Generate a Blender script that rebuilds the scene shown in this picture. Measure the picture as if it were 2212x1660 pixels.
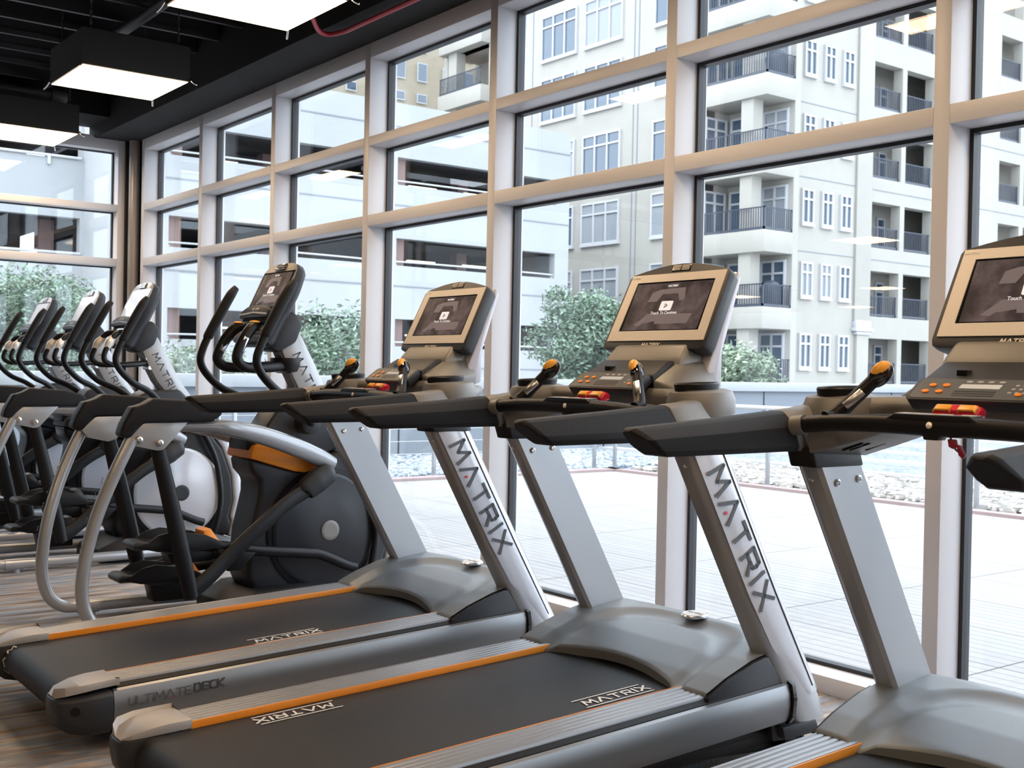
import bpy, bmesh, math, random
from math import sin, cos, pi, radians, sqrt, atan2
from mathutils import Vector, Matrix

for o in list(bpy.data.objects):
    bpy.data.objects.remove(o)
scene = bpy.context.scene
COL = scene.collection
random.seed(7)

# ------------------------------------------------------------------ camera
YAW, PITCH, ROLL, FPX = radians(52.85), radians(-0.58), radians(1.13), 2500.0
f0 = Vector((-sin(YAW), cos(YAW), 0)); r0 = Vector((cos(YAW), sin(YAW), 0)); u0 = Vector((0, 0, 1))
fw = f0 * cos(PITCH) + u0 * sin(PITCH); up = -f0 * sin(PITCH) + u0 * cos(PITCH)
rt = r0 * cos(ROLL) + up * sin(ROLL); up2 = -r0 * sin(ROLL) + up * cos(ROLL)
cam_data = bpy.data.cameras.new('camera')
cam_data.sensor_fit = 'HORIZONTAL'; cam_data.sensor_width = 36.0
cam_data.lens = FPX / 2212.0 * 36.0
cam_data.clip_start = 0.05; cam_data.clip_end = 400
cam = bpy.data.objects.new('camera', cam_data); COL.objects.link(cam)
cam.matrix_world = Matrix(((rt.x, up2.x, -fw.x, 0), (rt.y, up2.y, -fw.y, 0), (rt.z, up2.z, -fw.z, 1.10), (0, 0, 0, 1)))
cam_data.dof.use_dof = True; cam_data.dof.focus_distance = 3.6; cam_data.dof.aperture_fstop = 11.0
scene.camera = cam

# ------------------------------------------------------------------ world, sun, exposure
SKY_STRENGTH = 5.0
world = bpy.data.worlds.new('World'); scene.world = world; world.use_nodes = True
bg = world.node_tree.nodes['Background']
bg.inputs['Color'].default_value = (0.83, 0.90, 1.0, 1); bg.inputs['Strength'].default_value = SKY_STRENGTH
sd = bpy.data.lights.new('sun', 'SUN'); sd.energy = 1.8; sd.angle = radians(40); sd.color = (1.0, 0.95, 0.88)
sun = bpy.data.objects.new('sun', sd); COL.objects.link(sun)
sun.rotation_euler = Vector((0.10, 0.62, -0.78)).to_track_quat('-Z', 'Y').to_euler()
scene.view_settings.view_transform = 'Standard'
scene.view_settings.look = 'None'; scene.view_settings.gamma = 1.0
scene.view_settings.exposure = 0.0; scene.view_settings.use_curve_mapping = False
LAMP_L = 19.0

# ------------------------------------------------------------------ materials
MATS = {}
def mat(name, col, rough=0.5, metal=0.0, spec=0.5, noise=0.0, nscale=60.0, bump=0.0, bscale=200.0, coat=0.0, emit=None, estr=0.0):
    if name in MATS: return MATS[name]
    m = bpy.data.materials.new(name); m.use_nodes = True; nt = m.node_tree; b = nt.nodes['Principled BSDF']
    b.inputs['Base Color'].default_value = (*col, 1); b.inputs['Roughness'].default_value = rough
    b.inputs['Metallic'].default_value = metal; b.inputs['Specular IOR Level'].default_value = spec
    if coat: b.inputs['Coat Weight'].default_value = coat; b.inputs['Coat Roughness'].default_value = 0.08
    if emit: b.inputs['Emission Color'].default_value = (*emit, 1); b.inputs['Emission Strength'].default_value = estr
    tc = nt.nodes.new('ShaderNodeTexCoord')
    if noise:
        n = nt.nodes.new('ShaderNodeTexNoise'); n.inputs['Scale'].default_value = nscale; n.inputs['Detail'].default_value = 4
        nt.links.new(tc.outputs['Object'], n.inputs['Vector'])
        r = nt.nodes.new('ShaderNodeValToRGB')
        r.color_ramp.elements[0].position = 0.3; r.color_ramp.elements[1].position = 0.7
        r.color_ramp.elements[0].color = (*[c * (1 - noise) for c in col], 1)
        r.color_ramp.elements[1].color = (*[min(1, c * (1 + noise)) for c in col], 1)
        nt.links.new(n.outputs['Fac'], r.inputs['Fac']); nt.links.new(r.outputs['Color'], b.inputs['Base Color'])
    if bump:
        n = nt.nodes.new('ShaderNodeTexNoise'); n.inputs['Scale'].default_value = bscale; n.inputs['Detail'].default_value = 2
        nt.links.new(tc.outputs['Object'], n.inputs['Vector'])
        bp = nt.nodes.new('ShaderNodeBump'); bp.inputs['Strength'].default_value = bump; bp.inputs['Distance'].default_value = 0.002
        nt.links.new(n.outputs['Fac'], bp.inputs['Height']); nt.links.new(bp.outputs['Normal'], b.inputs['Normal'])
    MATS[name] = m; return m

M_frame = mat('window_frame_paint', (0.60, 0.60, 0.63), 0.42, 0.0, 0.5, noise=0.03, nscale=300)
M_gasket = mat('black_gasket', (0.012, 0.013, 0.018), 0.5)
M_black = mat('black_ceiling', (0.005, 0.005, 0.006), 0.9, noise=0.2, nscale=3)
M_joist = mat('dark_joist', (0.035, 0.035, 0.042), 0.55)
M_pipe = mat('dark_pipe', (0.085, 0.085, 0.095), 0.5)
M_red = mat('red_pipe', (0.45, 0.03, 0.05), 0.4)
M_house = mat('lamp_housing', (0.018, 0.017, 0.016), 0.7)
M_chrome = mat('chrome', (0.70, 0.70, 0.72), 0.24, 1.0)
M_col = mat('grey_column', (0.33, 0.31, 0.30), 0.35, 0.3)
M_wall = mat('beige_wall', (0.30, 0.29, 0.29), 0.8)
M_rubber = mat('black_rubber', (0.014, 0.014, 0.016), 0.55, bump=0.35, bscale=500)
M_arm = mat('arm_rubber', (0.009, 0.009, 0.011), 0.50, spec=0.22, bump=0.4, bscale=900)
M_belt = mat('belt', (0.011, 0.012, 0.016), 0.48, spec=0.28, noise=0.12, nscale=9, bump=0.5, bscale=900)
M_silver = mat('silver_paint', (0.42, 0.44, 0.47), 0.30, 0.35, coat=0.4, noise=0.03, nscale=500)
M_beam = mat('beam_grey', (0.27, 0.28, 0.30), 0.25, 0.4, coat=0.5)
M_disc = mat('dark_disc', (0.018, 0.020, 0.026), 0.28, spec=0.4)
M_white = mat('white_shell', (0.52, 0.54, 0.60), 0.18, 0.1, coat=0.8)
M_hood = mat('hood_grey', (0.235, 0.26, 0.285), 0.36, 0.25, bump=0.25, bscale=900)
M_grey = mat('mid_grey_plastic', (0.20, 0.195, 0.19), 0.40, 0.3, bump=0.25, bscale=900)
M_dgrey = mat('dark_grey_plastic', (0.024, 0.026, 0.032), 0.42, 0.0, spec=0.35, bump=0.3, bscale=800)
M_blackp = mat('black_plastic', (0.006, 0.006, 0.008), 0.38, spec=0.28, bump=0.2, bscale=800)
M_gloss = mat('gloss_black', (0.01, 0.01, 0.012), 0.08, coat=0.6)
M_orange = mat('orange_plastic', (0.80, 0.27, 0.02), 0.38)
M_amber = mat('amber_pad', (0.85, 0.40, 0.05), 0.35)
M_redp = mat('red_plastic', (0.62, 0.02, 0.05), 0.25, coat=0.4)
M_cap = mat('taupe_cap', (0.38, 0.36, 0.35), 0.40, 0.2, bump=0.2, bscale=900)
M_bezel = mat('bezel_metal', (0.80, 0.755, 0.71), 0.36, 0.35)
M_back = mat('console_back_silver', (0.52, 0.52, 0.58), 0.35, 0.2)
M_txt = mat('dark_letters', (0.06, 0.065, 0.075), 0.4)
M_txw = mat('white_letters', (0.75, 0.74, 0.74), 0.5)
M_txb = mat('metal_letters', (0.85, 0.80, 0.74), 0.35, 0.1)
M_dot = mat('red_dot', (0.70, 0.01, 0.07), 0.4)
M_lcd = mat('lcd', (0.52, 0.56, 0.60), 0.2, emit=(0.7, 0.75, 0.8), estr=0.15)
M_pad = mat('touch_pad_grey', (0.40, 0.41, 0.43), 0.35)
M_keys = mat('key_panel', (0.09, 0.10, 0.115), 0.4)
M_clip = mat('dark_red_plastic', (0.25, 0.01, 0.03), 0.3)
M_icon = mat('screen_icon', (0.6, 0.6, 0.63), 0.5, emit=(0.85, 0.85, 0.92), estr=0.55)
M_white_rail = mat('white_rail', (0.46, 0.465, 0.47), 0.4)
M_steel = mat('rail_steel', (0.35, 0.36, 0.37), 0.35, 0.5)

def alum():
    m = bpy.data.materials.new('ribbed_aluminium'); m.use_nodes = True; nt = m.node_tree; b = nt.nodes['Principled BSDF']
    b.inputs['Base Color'].default_value = (0.26, 0.265, 0.28, 1); b.inputs['Metallic'].default_value = 0.6; b.inputs['Roughness'].default_value = 0.38
    tc = nt.nodes.new('ShaderNodeTexCoord'); mp = nt.nodes.new('ShaderNodeMapping'); mp.inputs['Scale'].default_value = (900, 3, 900)
    n = nt.nodes.new('ShaderNodeTexNoise'); n.inputs['Scale'].default_value = 1
    nt.links.new(tc.outputs['Object'], mp.inputs['Vector']); nt.links.new(mp.outputs['Vector'], n.inputs['Vector'])
    bp = nt.nodes.new('ShaderNodeBump'); bp.inputs['Strength'].default_value = 0.08; bp.inputs['Distance'].default_value = 0.001
    nt.links.new(n.outputs['Fac'], bp.inputs['Height']); nt.links.new(bp.outputs['Normal'], b.inputs['Normal'])
    return m
M_alum = alum()
def panel_metal():
    m = alum(); m.name = 'brushed_side_panel'; b = m.node_tree.nodes['Principled BSDF']
    b.inputs['Base Color'].default_value = (0.27, 0.28, 0.295, 1); b.inputs['Roughness'].default_value = 0.38; b.inputs['Metallic'].default_value = 0.75
    return m
M_panel = panel_metal()

def glass():
    m = bpy.data.materials.new('window_glass'); m.use_nodes = True; nt = m.node_tree; N = nt.nodes; L = nt.links
    for n in list(N): N.remove(n)
    out = N.new('ShaderNodeOutputMaterial'); tr = N.new('ShaderNodeBsdfTransparent'); gl = N.new('ShaderNodeBsdfGlossy'); mx = N.new('ShaderNodeMixShader')
    tr.inputs['Color'].default_value = (0.955, 0.98, 0.985, 1); gl.inputs['Roughness'].default_value = 0.0; gl.inputs['Color'].default_value = (0.95, 0.97, 1, 1)
    g = N.new('ShaderNodeNewGeometry'); d = N.new('ShaderNodeVectorMath'); d.operation = 'DOT_PRODUCT'
    L.new(g.outputs['Incoming'], d.inputs[0]); L.new(g.outputs['Normal'], d.inputs[1])
    a = N.new('ShaderNodeMath'); a.operation = 'ABSOLUTE'; L.new(d.outputs['Value'], a.inputs[0])
    s = N.new('ShaderNodeMath'); s.operation = 'SUBTRACT'; s.inputs[0].default_value = 1.0; L.new(a.outputs[0], s.inputs[1])
    p = N.new('ShaderNodeMath'); p.operation = 'POWER'; p.inputs[1].default_value = 5.0; L.new(s.outputs[0], p.inputs[0])
    k = N.new('ShaderNodeMath'); k.operation = 'MULTIPLY_ADD'; k.inputs[1].default_value = 0.94; k.inputs[2].default_value = 0.045; L.new(p.outputs[0], k.inputs[0])
    L.new(k.outputs[0], mx.inputs[0]); L.new(tr.outputs[0], mx.inputs[1]); L.new(gl.outputs[0], mx.inputs[2]); L.new(mx.outputs[0], out.inputs[0])
    return m
M_glass = glass()

def carpet():
    m = bpy.data.materials.new('striped_carpet'); m.use_nodes = True; nt = m.node_tree; N = nt.nodes; L = nt.links; b = N['Principled BSDF']
    b.inputs['Roughness'].default_value = 0.8; b.inputs['Specular IOR Level'].default_value = 0.35
    tc = N.new('ShaderNodeTexCoord'); sp = N.new('ShaderNodeSeparateXYZ'); L.new(tc.outputs['Object'], sp.inputs[0])
    def M(op, a=None, bb=None, va=None, vb=None):
        n = N.new('ShaderNodeMath'); n.operation = op
        if a is not None: L.new(a, n.inputs[0])
        if va is not None: n.inputs[0].default_value = va
        if bb is not None: L.new(bb, n.inputs[1])
        if vb is not None: n.inputs[1].default_value = vb
        return n.outputs[0]
    def layer(fx, fy, seed, soft):
        row = M('FLOOR', M('MULTIPLY', sp.outputs[0], vb=fx)) if not soft else M('MULTIPLY', sp.outputs[0], vb=fx)
        wn = N.new('ShaderNodeTexWhiteNoise'); wn.noise_dimensions = '1D'; L.new(M('FLOOR', M('ADD', M('MULTIPLY', sp.outputs[0], vb=fx), vb=seed)), wn.inputs['W'])
        cb = N.new('ShaderNodeCombineXYZ'); L.new(M('MULTIPLY', row, vb=3.37 if not soft else 1.0), cb.inputs[0])
        L.new(M('ADD', M('MULTIPLY', sp.outputs[1], vb=fy), M('MULTIPLY', wn.outputs['Value'], vb=0.0 if soft else 40.0)), cb.inputs[1])
        n = N.new('ShaderNodeTexNoise'); n.noise_dimensions = '2D'; n.inputs['Scale'].default_value = 1.0; n.inputs['Detail'].default_value = 2.0; n.inputs['Roughness'].default_value = 0.45
        L.new(cb.outputs[0], n.inputs['Vector']); return n.outputs['Fac']
    f = M('ADD', M('MULTIPLY', layer(34, 1.7, 0, False), vb=0.50), M('MULTIPLY', layer(9, 0.9, 5, True), vb=0.50))
    r = N.new('ShaderNodeValToRGB'); e = r.color_ramp.elements
    e[0].position = 0.36; e[0].color = (0.085, 0.066, 0.056, 1); e[1].position = 0.64; e[1].color = (0.22, 0.20, 0.195, 1)
    for ps, c in ((0.43, (0.20, 0.155, 0.125, 1)), (0.47, (0.15, 0.165, 0.195, 1)), (0.51, (0.20, 0.22, 0.255, 1)), (0.535, (0.32, 0.26, 0.21, 1)), (0.58, (0.115, 0.12, 0.135, 1))):
        q = e.new(ps); q.color = c
    L.new(f, r.inputs['Fac'])
    w = N.new('ShaderNodeTexWave'); w.inputs['Scale'].default_value = 95; w.inputs['Distortion'].default_value = 1.5; w.inputs['Detail Scale'].default_value = 3; w.bands_direction = 'DIAGONAL'
    L.new(tc.outputs['Object'], w.inputs['Vector'])
    k = N.new('ShaderNodeMapRange'); k.inputs['To Min'].default_value = 0.95; k.inputs['To Max'].default_value = 2.25; L.new(w.outputs['Fac'], k.inputs['Value'])
    v = N.new('ShaderNodeVectorMath'); v.operation = 'SCALE'; L.new(r.outputs['Color'], v.inputs[0]); L.new(k.outputs[0], v.inputs['Scale'])
    L.new(v.outputs[0], b.inputs['Base Color'])
    bp = N.new('ShaderNodeBump'); bp.inputs['Strength'].default_value = 0.4; bp.inputs['Distance'].default_value = 0.003
    L.new(w.outputs['Fac'], bp.inputs['Height']); L.new(bp.outputs['Normal'], b.inputs['Normal'])
    return m
M_carpet = carpet()

def terrace():
    m = bpy.data.materials.new('terrace_planks'); m.use_nodes = True; nt = m.node_tree; N = nt.nodes; L = nt.links; b = N['Principled BSDF']
    b.inputs['Roughness'].default_value = 0.6
    tc = N.new('ShaderNodeTexCoord')
    br = N.new('ShaderNodeTexBrick'); br.offset = 0; br.inputs['Scale'].default_value = 1.0
    br.inputs['Brick Width'].default_value = 1.2; br.inputs['Row Height'].default_value = 0.075; br.inputs['Mortar Size'].default_value = 0.004
    br.inputs['Color1'].default_value = (0.33, 0.315, 0.31, 1); br.inputs['Color2'].default_value = (0.295, 0.28, 0.275, 1); br.inputs['Mortar'].default_value = (0.17, 0.155, 0.15, 1)
    L.new(tc.outputs['Object'], br.inputs['Vector'])
    b2 = N.new('ShaderNodeTexBrick'); b2.offset = 0; b2.inputs['Scale'].default_value = 1.0
    b2.inputs['Brick Width'].default_value = 1.2; b2.inputs['Row Height'].default_value = 0.6; b2.inputs['Mortar Size'].default_value = 0.005
    b2.inputs['Color1'].default_value = (1, 1, 1, 1); b2.inputs['Color2'].default_value = (1, 1, 1, 1); b2.inputs['Mortar'].default_value = (0.35, 0.33, 0.33, 1)
    L.new(tc.outputs['Object'], b2.inputs['Vector'])
    mx = N.new('ShaderNodeMix'); mx.data_type = 'RGBA'; mx.blend_type = 'MULTIPLY'; mx.inputs['Factor'].default_value = 1
    L.new(br.outputs['Color'], mx.inputs['A']); L.new(b2.outputs['Color'], mx.inputs['B']); L.new(mx.outputs['Result'], b.inputs['Base Color'])
    return m
M_terrace = terrace()
def gravel(name, c1, c2, c3, scale=16):
    m = bpy.data.materials.new(name); m.use_nodes = True; nt = m.node_tree; N = nt.nodes; L = nt.links; b = N['Principled BSDF']; b.inputs['Roughness'].default_value = 0.8
    tc = N.new('ShaderNodeTexCoord'); v = N.new('ShaderNodeTexVoronoi'); v.inputs['Scale'].default_value = scale; L.new(tc.outputs['Object'], v.inputs['Vector'])
    r = N.new('ShaderNodeValToRGB'); e = r.color_ramp.elements; e[0].color = (*c1, 1); e[1].color = (*c2, 1); q = e.new(0.5); q.color = (*c3, 1)
    sp = N.new('ShaderNodeSeparateColor'); L.new(v.outputs['Color'], sp.inputs['Color']); L.new(sp.outputs[0], r.inputs['Fac']); L.new(r.outputs['Color'], b.inputs['Base Color'])
    bp = N.new('ShaderNodeBump'); bp.inputs['Strength'].default_value = 1.0; bp.inputs['Distance'].default_value = 0.05; bp.invert = True
    L.new(v.outputs['Distance'], bp.inputs['Height']); L.new(bp.outputs['Normal'], b.inputs['Normal'])
    return m
M_gravel = gravel('river_gravel', (0.18, 0.16, 0.14), (0.44, 0.42, 0.40), (0.30, 0.28, 0.26))
M_gravelb = gravel('blue_gravel', (0.14, 0.17, 0.23), (0.36, 0.38, 0.42), (0.24, 0.27, 0.34), 22)
M_conc = mat('white_concrete', (0.345, 0.355, 0.365), 0.8, noise=0.04, nscale=0.6)
M_conc2 = mat('parapet_panel', (0.19, 0.21, 0.235), 0.7)
M_curb = mat('brown_curb', (0.30, 0.22, 0.21), 0.7)
M_cream = mat('cream_stucco', (0.345, 0.33, 0.30), 0.85, noise=0.03, nscale=1.2)
M_tan = mat('tan_brick', (0.31, 0.265, 0.20), 0.85, noise=0.05, nscale=2)
M_trimw = mat('white_window_trim', (0.46, 0.47, 0.49), 0.5)
M_pane = mat('far_window_pane', (0.055, 0.085, 0.125), 0.06, spec=0.9)
M_pane2 = mat('far_window_blind', (0.25, 0.27, 0.30), 0.3)
M_iron = mat('dark_iron', (0.05, 0.06, 0.085), 0.5)
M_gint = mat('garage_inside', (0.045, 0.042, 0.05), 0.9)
M_gpier = mat('garage_pier', (0.20, 0.13, 0.12), 0.8)
M_tube = mat('strip_lamp', (1, 1, 1), 0.5, emit=(1.0, 0.98, 0.75), estr=3.0)
M_ground = mat('street_ground', (0.35, 0.35, 0.35), 0.9)
M_bark = mat('bark', (0.12, 0.09, 0.07), 0.9)
def leafmat(name, c):
    m = bpy.data.materials.new(name); m.use_nodes = True; nt = m.node_tree; N = nt.nodes; L = nt.links; b = N['Principled BSDF']; b.inputs['Roughness'].default_value = 0.5
    g = N.new('ShaderNodeNewGeometry'); r = N.new('ShaderNodeValToRGB'); r.color_ramp.elements[0].color = (*[x * 0.45 for x in c], 1); r.color_ramp.elements[1].color = (*[min(1, x * 1.9) for x in c], 1)
    L.new(g.outputs['Random Per Island'], r.inputs['Fac']); L.new(r.outputs['Color'], b.inputs['Base Color'])
    return m
M_leaf = leafmat('green_leaves', (0.13, 0.185, 0.13)); M_leaf2 = leafmat('pale_leaves', (0.20, 0.25, 0.18))

def screenmat():
    m = bpy.data.materials.new('screen_picture'); m.use_nodes = True; nt = m.node_tree; N = nt.nodes; L = nt.links; b = N['Principled BSDF']
    b.inputs['Base Color'].default_value = (0.02, 0.017, 0.018, 1); b.inputs['Roughness'].default_value = 0.22
    tc = N.new('ShaderNodeTexCoord'); n = N.new('ShaderNodeTexNoise'); n.inputs['Scale'].default_value = 14; n.inputs['Detail'].default_value = 6
    L.new(tc.outputs['Object'], n.inputs['Vector']); r = N.new('ShaderNodeValToRGB'); e = r.color_ramp.elements
    e[0].position = 0.42; e[0].color = (0.028, 0.020, 0.020, 1); e[1].position = 0.72; e[1].color = (0.13, 0.09, 0.085, 1)
    L.new(n.outputs['Fac'], r.inputs['Fac']); L.new(r.outputs['Color'], b.inputs['Emission Color']); b.inputs['Emission Strength'].default_value = 1.0
    return m
M_screen = screenmat()
M_pict = mat('screen_picture_light', (0.03, 0.025, 0.025), 0.25, emit=(0.20, 0.15, 0.14), estr=0.8)
M_screen2 = mat('pale_screen', (0.42, 0.45, 0.50), 0.15, emit=(0.75, 0.80, 0.88), estr=0.45)
def lampmat():
    m = bpy.data.materials.new('lamp_diffuser'); m.use_nodes = True; nt = m.node_tree
    for n in list(nt.nodes): nt.nodes.remove(n)
    o = nt.nodes.new('ShaderNodeOutputMaterial'); e = nt.nodes.new('ShaderNodeEmission'); e.inputs['Color'].default_value = (1.0, 0.71, 0.44, 1); e.inputs['Strength'].default_value = LAMP_L
    nt.links.new(e.outputs[0], o.inputs[0]); return m
M_lamp = lampmat()

# ------------------------------------------------------------------ mesh helpers
class MB:
    def __init__(s): s.v = []; s.f = []
    def add(s, vs, fs):
        k = len(s.v); s.v += [tuple(p) for p in vs]; s.f += [tuple(i + k for i in f) for f in fs]; return s
    def box(s, x0, x1, y0, y1, z0, z1):
        v = [(x, y, z) for x in (x0, x1) for y in (y0, y1) for z in (z0, z1)]
        return s.add(v, [(0, 1, 3, 2), (4, 6, 7, 5), (0, 4, 5, 1), (2, 3, 7, 6), (0, 2, 6, 4), (1, 5, 7, 3)])
    def prism(s, pts, a, b, axis='x'):
        """polygon pts in the two other axes, extruded from a to b along axis"""
        def P(u, v, w): return {'x': (w, u, v), 'y': (u, w, v), 'z': (u, v, w)}[axis]
        n = len(pts); va = [P(u, v, a) for u, v in pts] + [P(u, v, b) for u, v in pts]
        return s.add(va, [tuple(range(n)), tuple(range(2 * n - 1, n - 1, -1))] + [(i, (i + 1) % n, n + (i + 1) % n, n + i) for i in range(n)])
    def loft(s, rings, caps=True):
        n = len(rings[0]); k = len(s.v); f = []
        for r in rings: s.v += [tuple(p) for p in r]
        for j in range(len(rings) - 1):
            for i in range(n):
                f.append((k + j * n + i, k + j * n + (i + 1) % n, k + (j + 1) * n + (i + 1) % n, k + (j + 1) * n + i))
        if caps: f.append(tuple(k + i for i in range(n))); f.append(tuple(k + (len(rings) - 1) * n + i for i in reversed(range(n))))
        s.f += f; return s
    def tube(s, path, r, n=12, sub=6, flat=None, side=None, caps=True):
        """round (or elliptical: r along the side vector, flat across it) tube on a Catmull-Rom path; r may be a list"""
        P = [Vector(p) for p in path]; R = r if isinstance(r, (list, tuple)) else [r] * len(P)
        F = flat if isinstance(flat, (list, tuple)) else ([flat] * len(P) if flat else R)
        pts, rr, ff = [], [], []
        for i in range(len(P) - 1):
            p0 = P[max(i - 1, 0)]; p1 = P[i]; p2 = P[i + 1]; p3 = P[min(i + 2, len(P) - 1)]
            st = sub if len(P) > 2 else 1
            for k in range(st):
                t = k / st; q = 0.5 * ((2 * p1) + (-p0 + p2) * t + (2 * p0 - 5 * p1 + 4 * p2 - p3) * t * t + (-p0 + 3 * p1 - 3 * p2 + p3) * t ** 3)
                pts.append(q); rr.append(R[i] * (1 - t) + R[i + 1] * t); ff.append(F[i] * (1 - t) + F[i + 1] * t)
        pts.append(P[-1]); rr.append(R[-1]); ff.append(F[-1])
        rings = []; prev = Vector(side) if side else None
        for i, p in enumerate(pts):
            d = (pts[min(i + 1, len(pts) - 1)] - pts[max(i - 1, 0)]).normalized()
            if prev is None:
                prev = d.cross(Vector((0, 0, 1)) if abs(d.z) < 0.9 else Vector((1, 0, 0)))
            a = (prev - d * prev.dot(d)).normalized()
            if not side: prev = a
            b = d.cross(a)
            rings.append([p + a * rr[i] * cos(2 * pi * j / n) + b * ff[i] * sin(2 * pi * j / n) for j in range(n)])
        return s.loft(rings, caps)
    def lathe(s, c, axis, prof, n=28):
        """prof: (radius, offset along axis) list"""
        A = Vector(axis).normalized(); B = A.cross(Vector((0, 0, 1)) if abs(A.z) < 0.9 else Vector((0, 1, 0))).normalized(); D = A.cross(B); c = Vector(c)
        return s.loft([[c + A * h + B * r * cos(2 * pi * j / n) + D * r * sin(2 * pi * j / n) for j in range(n)] for r, h in prof])
    def ell(s, c, rad, rot=None, n=14, m=10):
        rings = []; R = rot or Matrix.Identity(3)
        for j in range(m + 1):
            t = pi * (0.02 + 0.96 * j / m)
            rings.append([Vector(c) + R @ Vector((rad[0] * sin(t) * cos(2 * pi * i / n), rad[1] * sin(t) * sin(2 * pi * i / n), -rad[2] * cos(t))) for i in range(n)])
        return s.loft(rings)
    def quad(s, a, b, c, d): return s.add([a, b, c, d], [(0, 1, 2, 3)])

def build(name, mb, material, parent=None, bevel=0.0, smooth=True, shift=(0, 0, 0), seg=2, ang=35, sharp=38):
    me = bpy.data.meshes.new(name)
    me.from_pydata([(v[0] - shift[0], v[1] - shift[1], v[2] - shift[2]) for v in mb.v], [], mb.f)
    bm = bmesh.new(); bm.from_mesh(me); bmesh.ops.recalc_face_normals(bm, faces=bm.faces)
    if bevel:
        ed = [e for e in bm.edges if len(e.link_faces) == 2 and e.calc_face_angle(0) > radians(ang)]
        if ed: bmesh.ops.bevel(bm, geom=ed, offset=bevel, segments=seg, profile=0.5, affect='EDGES', clamp_overlap=True)
    for f in bm.faces: f.smooth = smooth
    for e in bm.edges:
        if len(e.link_faces) == 2: e.smooth = e.calc_face_angle(0) < radians(sharp)
    bm.to_mesh(me); bm.free(); me.materials.append(material)
    o = bpy.data.objects.new(name, me); COL.objects.link(o)
    if parent is not None: o.parent = parent
    return o
def empty(name, loc=(0, 0, 0)):
    o = bpy.data.objects.new(name, None); o.empty_display_size = 0.1; o.location = loc; COL.objects.link(o); return o
def tag(o, label=None, cat=None, group=None, kind=None):
    if label: o['label'] = label
    if cat: o['category'] = cat
    if group: o['group'] = group
    if kind: o['kind'] = kind
    return o
def copy_tree(o, parent=None):
    c = o.copy(); COL.objects.link(c)
    if parent is not None: c.parent = parent
    for ch in list(o.children): copy_tree(ch, c)
    return c

GL = {
 'M': (1.15, [[(0, 0), (.14, 1), (.57, .30), (1.0, 1), (1.15, 0)]]),
 'A': (1.1, [[(0, 0), (.5, 1), (1.1, 0)]]),
 'A2': (0.95, [[(0, 0), (.48, 1), (.95, 0)], [(.2, .33), (.77, .33)]]),
 'T': (.95, [[(0, .94), (.95, .94)], [(.48, .94), (.48, 0)]]),
 'R': (.95, [[(.06, 0), (.06, .94), (.85, .94), (.92, .7), (.85, .45), (.06, .42)], [(.5, .42), (.95, 0)]]),
 'I': (.12, [[(.06, 0), (.06, 1)]]),
 'X': (1.0, [[(0, 0), (1, 1)], [(0, 1), (1, 0)]]),
 'U': (.8, [[(.04, 1), (.04, .2), (.2, .04), (.6, .04), (.76, .2), (.76, 1)]]),
 'L': (.7, [[(.05, 1), (.05, .05), (.7, .05)]]),
 'E': (.75, [[(.75, .95), (.06, .95), (.06, .05), (.75, .05)], [(.06, .5), (.68, .5)]]),
 'D': (.85, [[(.06, .05), (.06, .95), (.6, .95), (.8, .75), (.8, .25), (.6, .05), (.06, .05)]]),
 'C': (.8, [[(.8, .95), (.2, .95), (.05, .8), (.05, .2), (.2, .05), (.8, .05)]]),
 'K': (.85, [[(.06, 0), (.06, 1)], [(.85, 1), (.12, .48), (.85, 0)]]),
}
def lettering(name, text, org, u, v, h, parent, material, thick=0.16, gap=0.35, shift=(0, 0, 0), slant=0.0, dot=None, thin=False):
    """stroke letters: org the baseline start, u the reading direction, v the letters' up direction"""
    O = Vector(org); U = Vector(u).normalized(); V = Vector(v).normalized(); W = U.cross(V)
    mb = MB(); x = 0.0; dots = []
    for ch in text:
        if ch == ' ': x += 0.55; continue
        w, lines = GL['A2' if (ch == 'A' and thin) else ch]
        for pl in lines:
            for a, b in zip(pl[:-1], pl[1:]):
                a = Vector(a); b = Vector(b); d = (b - a).normalized(); nn = Vector((-d.y, d.x)) * thick / 2
                a2 = a - d * thick * .32; b2 = b + d * thick * .32
                q = [a2 + nn, b2 + nn, b2 - nn, a2 - nn]
                q3 = [O + U * (x + p.x + slant * p.y) * h + V * p.y * h for p in q]
                lo = q3; hi = [p + W * 0.0006 for p in q3]
                mb.add(lo + hi, [(0, 1, 2, 3), (7, 6, 5, 4), (0, 1, 5, 4), (1, 2, 6, 5), (2, 3, 7, 6), (3, 0, 4, 7)])
        if ch == 'A' and dot: dots.append(O + U * (x + .55) * h + V * .13 * h)
        x += w + gap
    o = build(name, mb, material, parent, smooth=False, shift=shift)
    for d in dots:
        m2 = MB().lathe(d, W, [(h * .085, 0), (h * .085, 0.0008)], 12); build('red_dot', m2, dot, o, smooth=False, shift=shift)
    return o, x * h

# ------------------------------------------------------------------ room shell
WY = 3.31            # inner face of the window frames
GY = 3.44            # glass
MUL0, MSP, MW = -9.477, 1.2195, 0.058
FX = -9.65           # inner face of the left end wall
def struct(name, mb, m, parent=None, **k):
    o = build(name, mb, m, parent, **k)
    if parent is None: o['kind'] = 'structure'
    return o
floor = struct('floor', MB().box(-9.8, 4.0, -3.0, 3.45, -0.12, 0).box(-24, 4.0, -20, -3.0, -0.12, 0), M_carpet, smooth=False)
ceiling = struct('ceiling', MB().box(-9.8, 4.0, -3.0, 3.6, 3.62, 3.8).box(-24, 4.0, -20, -3.0, 3.62, 3.8), M_black, smooth=False)
struct('trim_1', MB().box(-9.8, 4.0, 2.98, 3.6, 2.955, 3.62), M_black, smooth=False)     # black bulkhead over the windows
struct('trim_2', MB().box(-9.8, -9.28, -3.0, 2.98, 3.06, 3.62), M_black, smooth=False)
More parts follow.
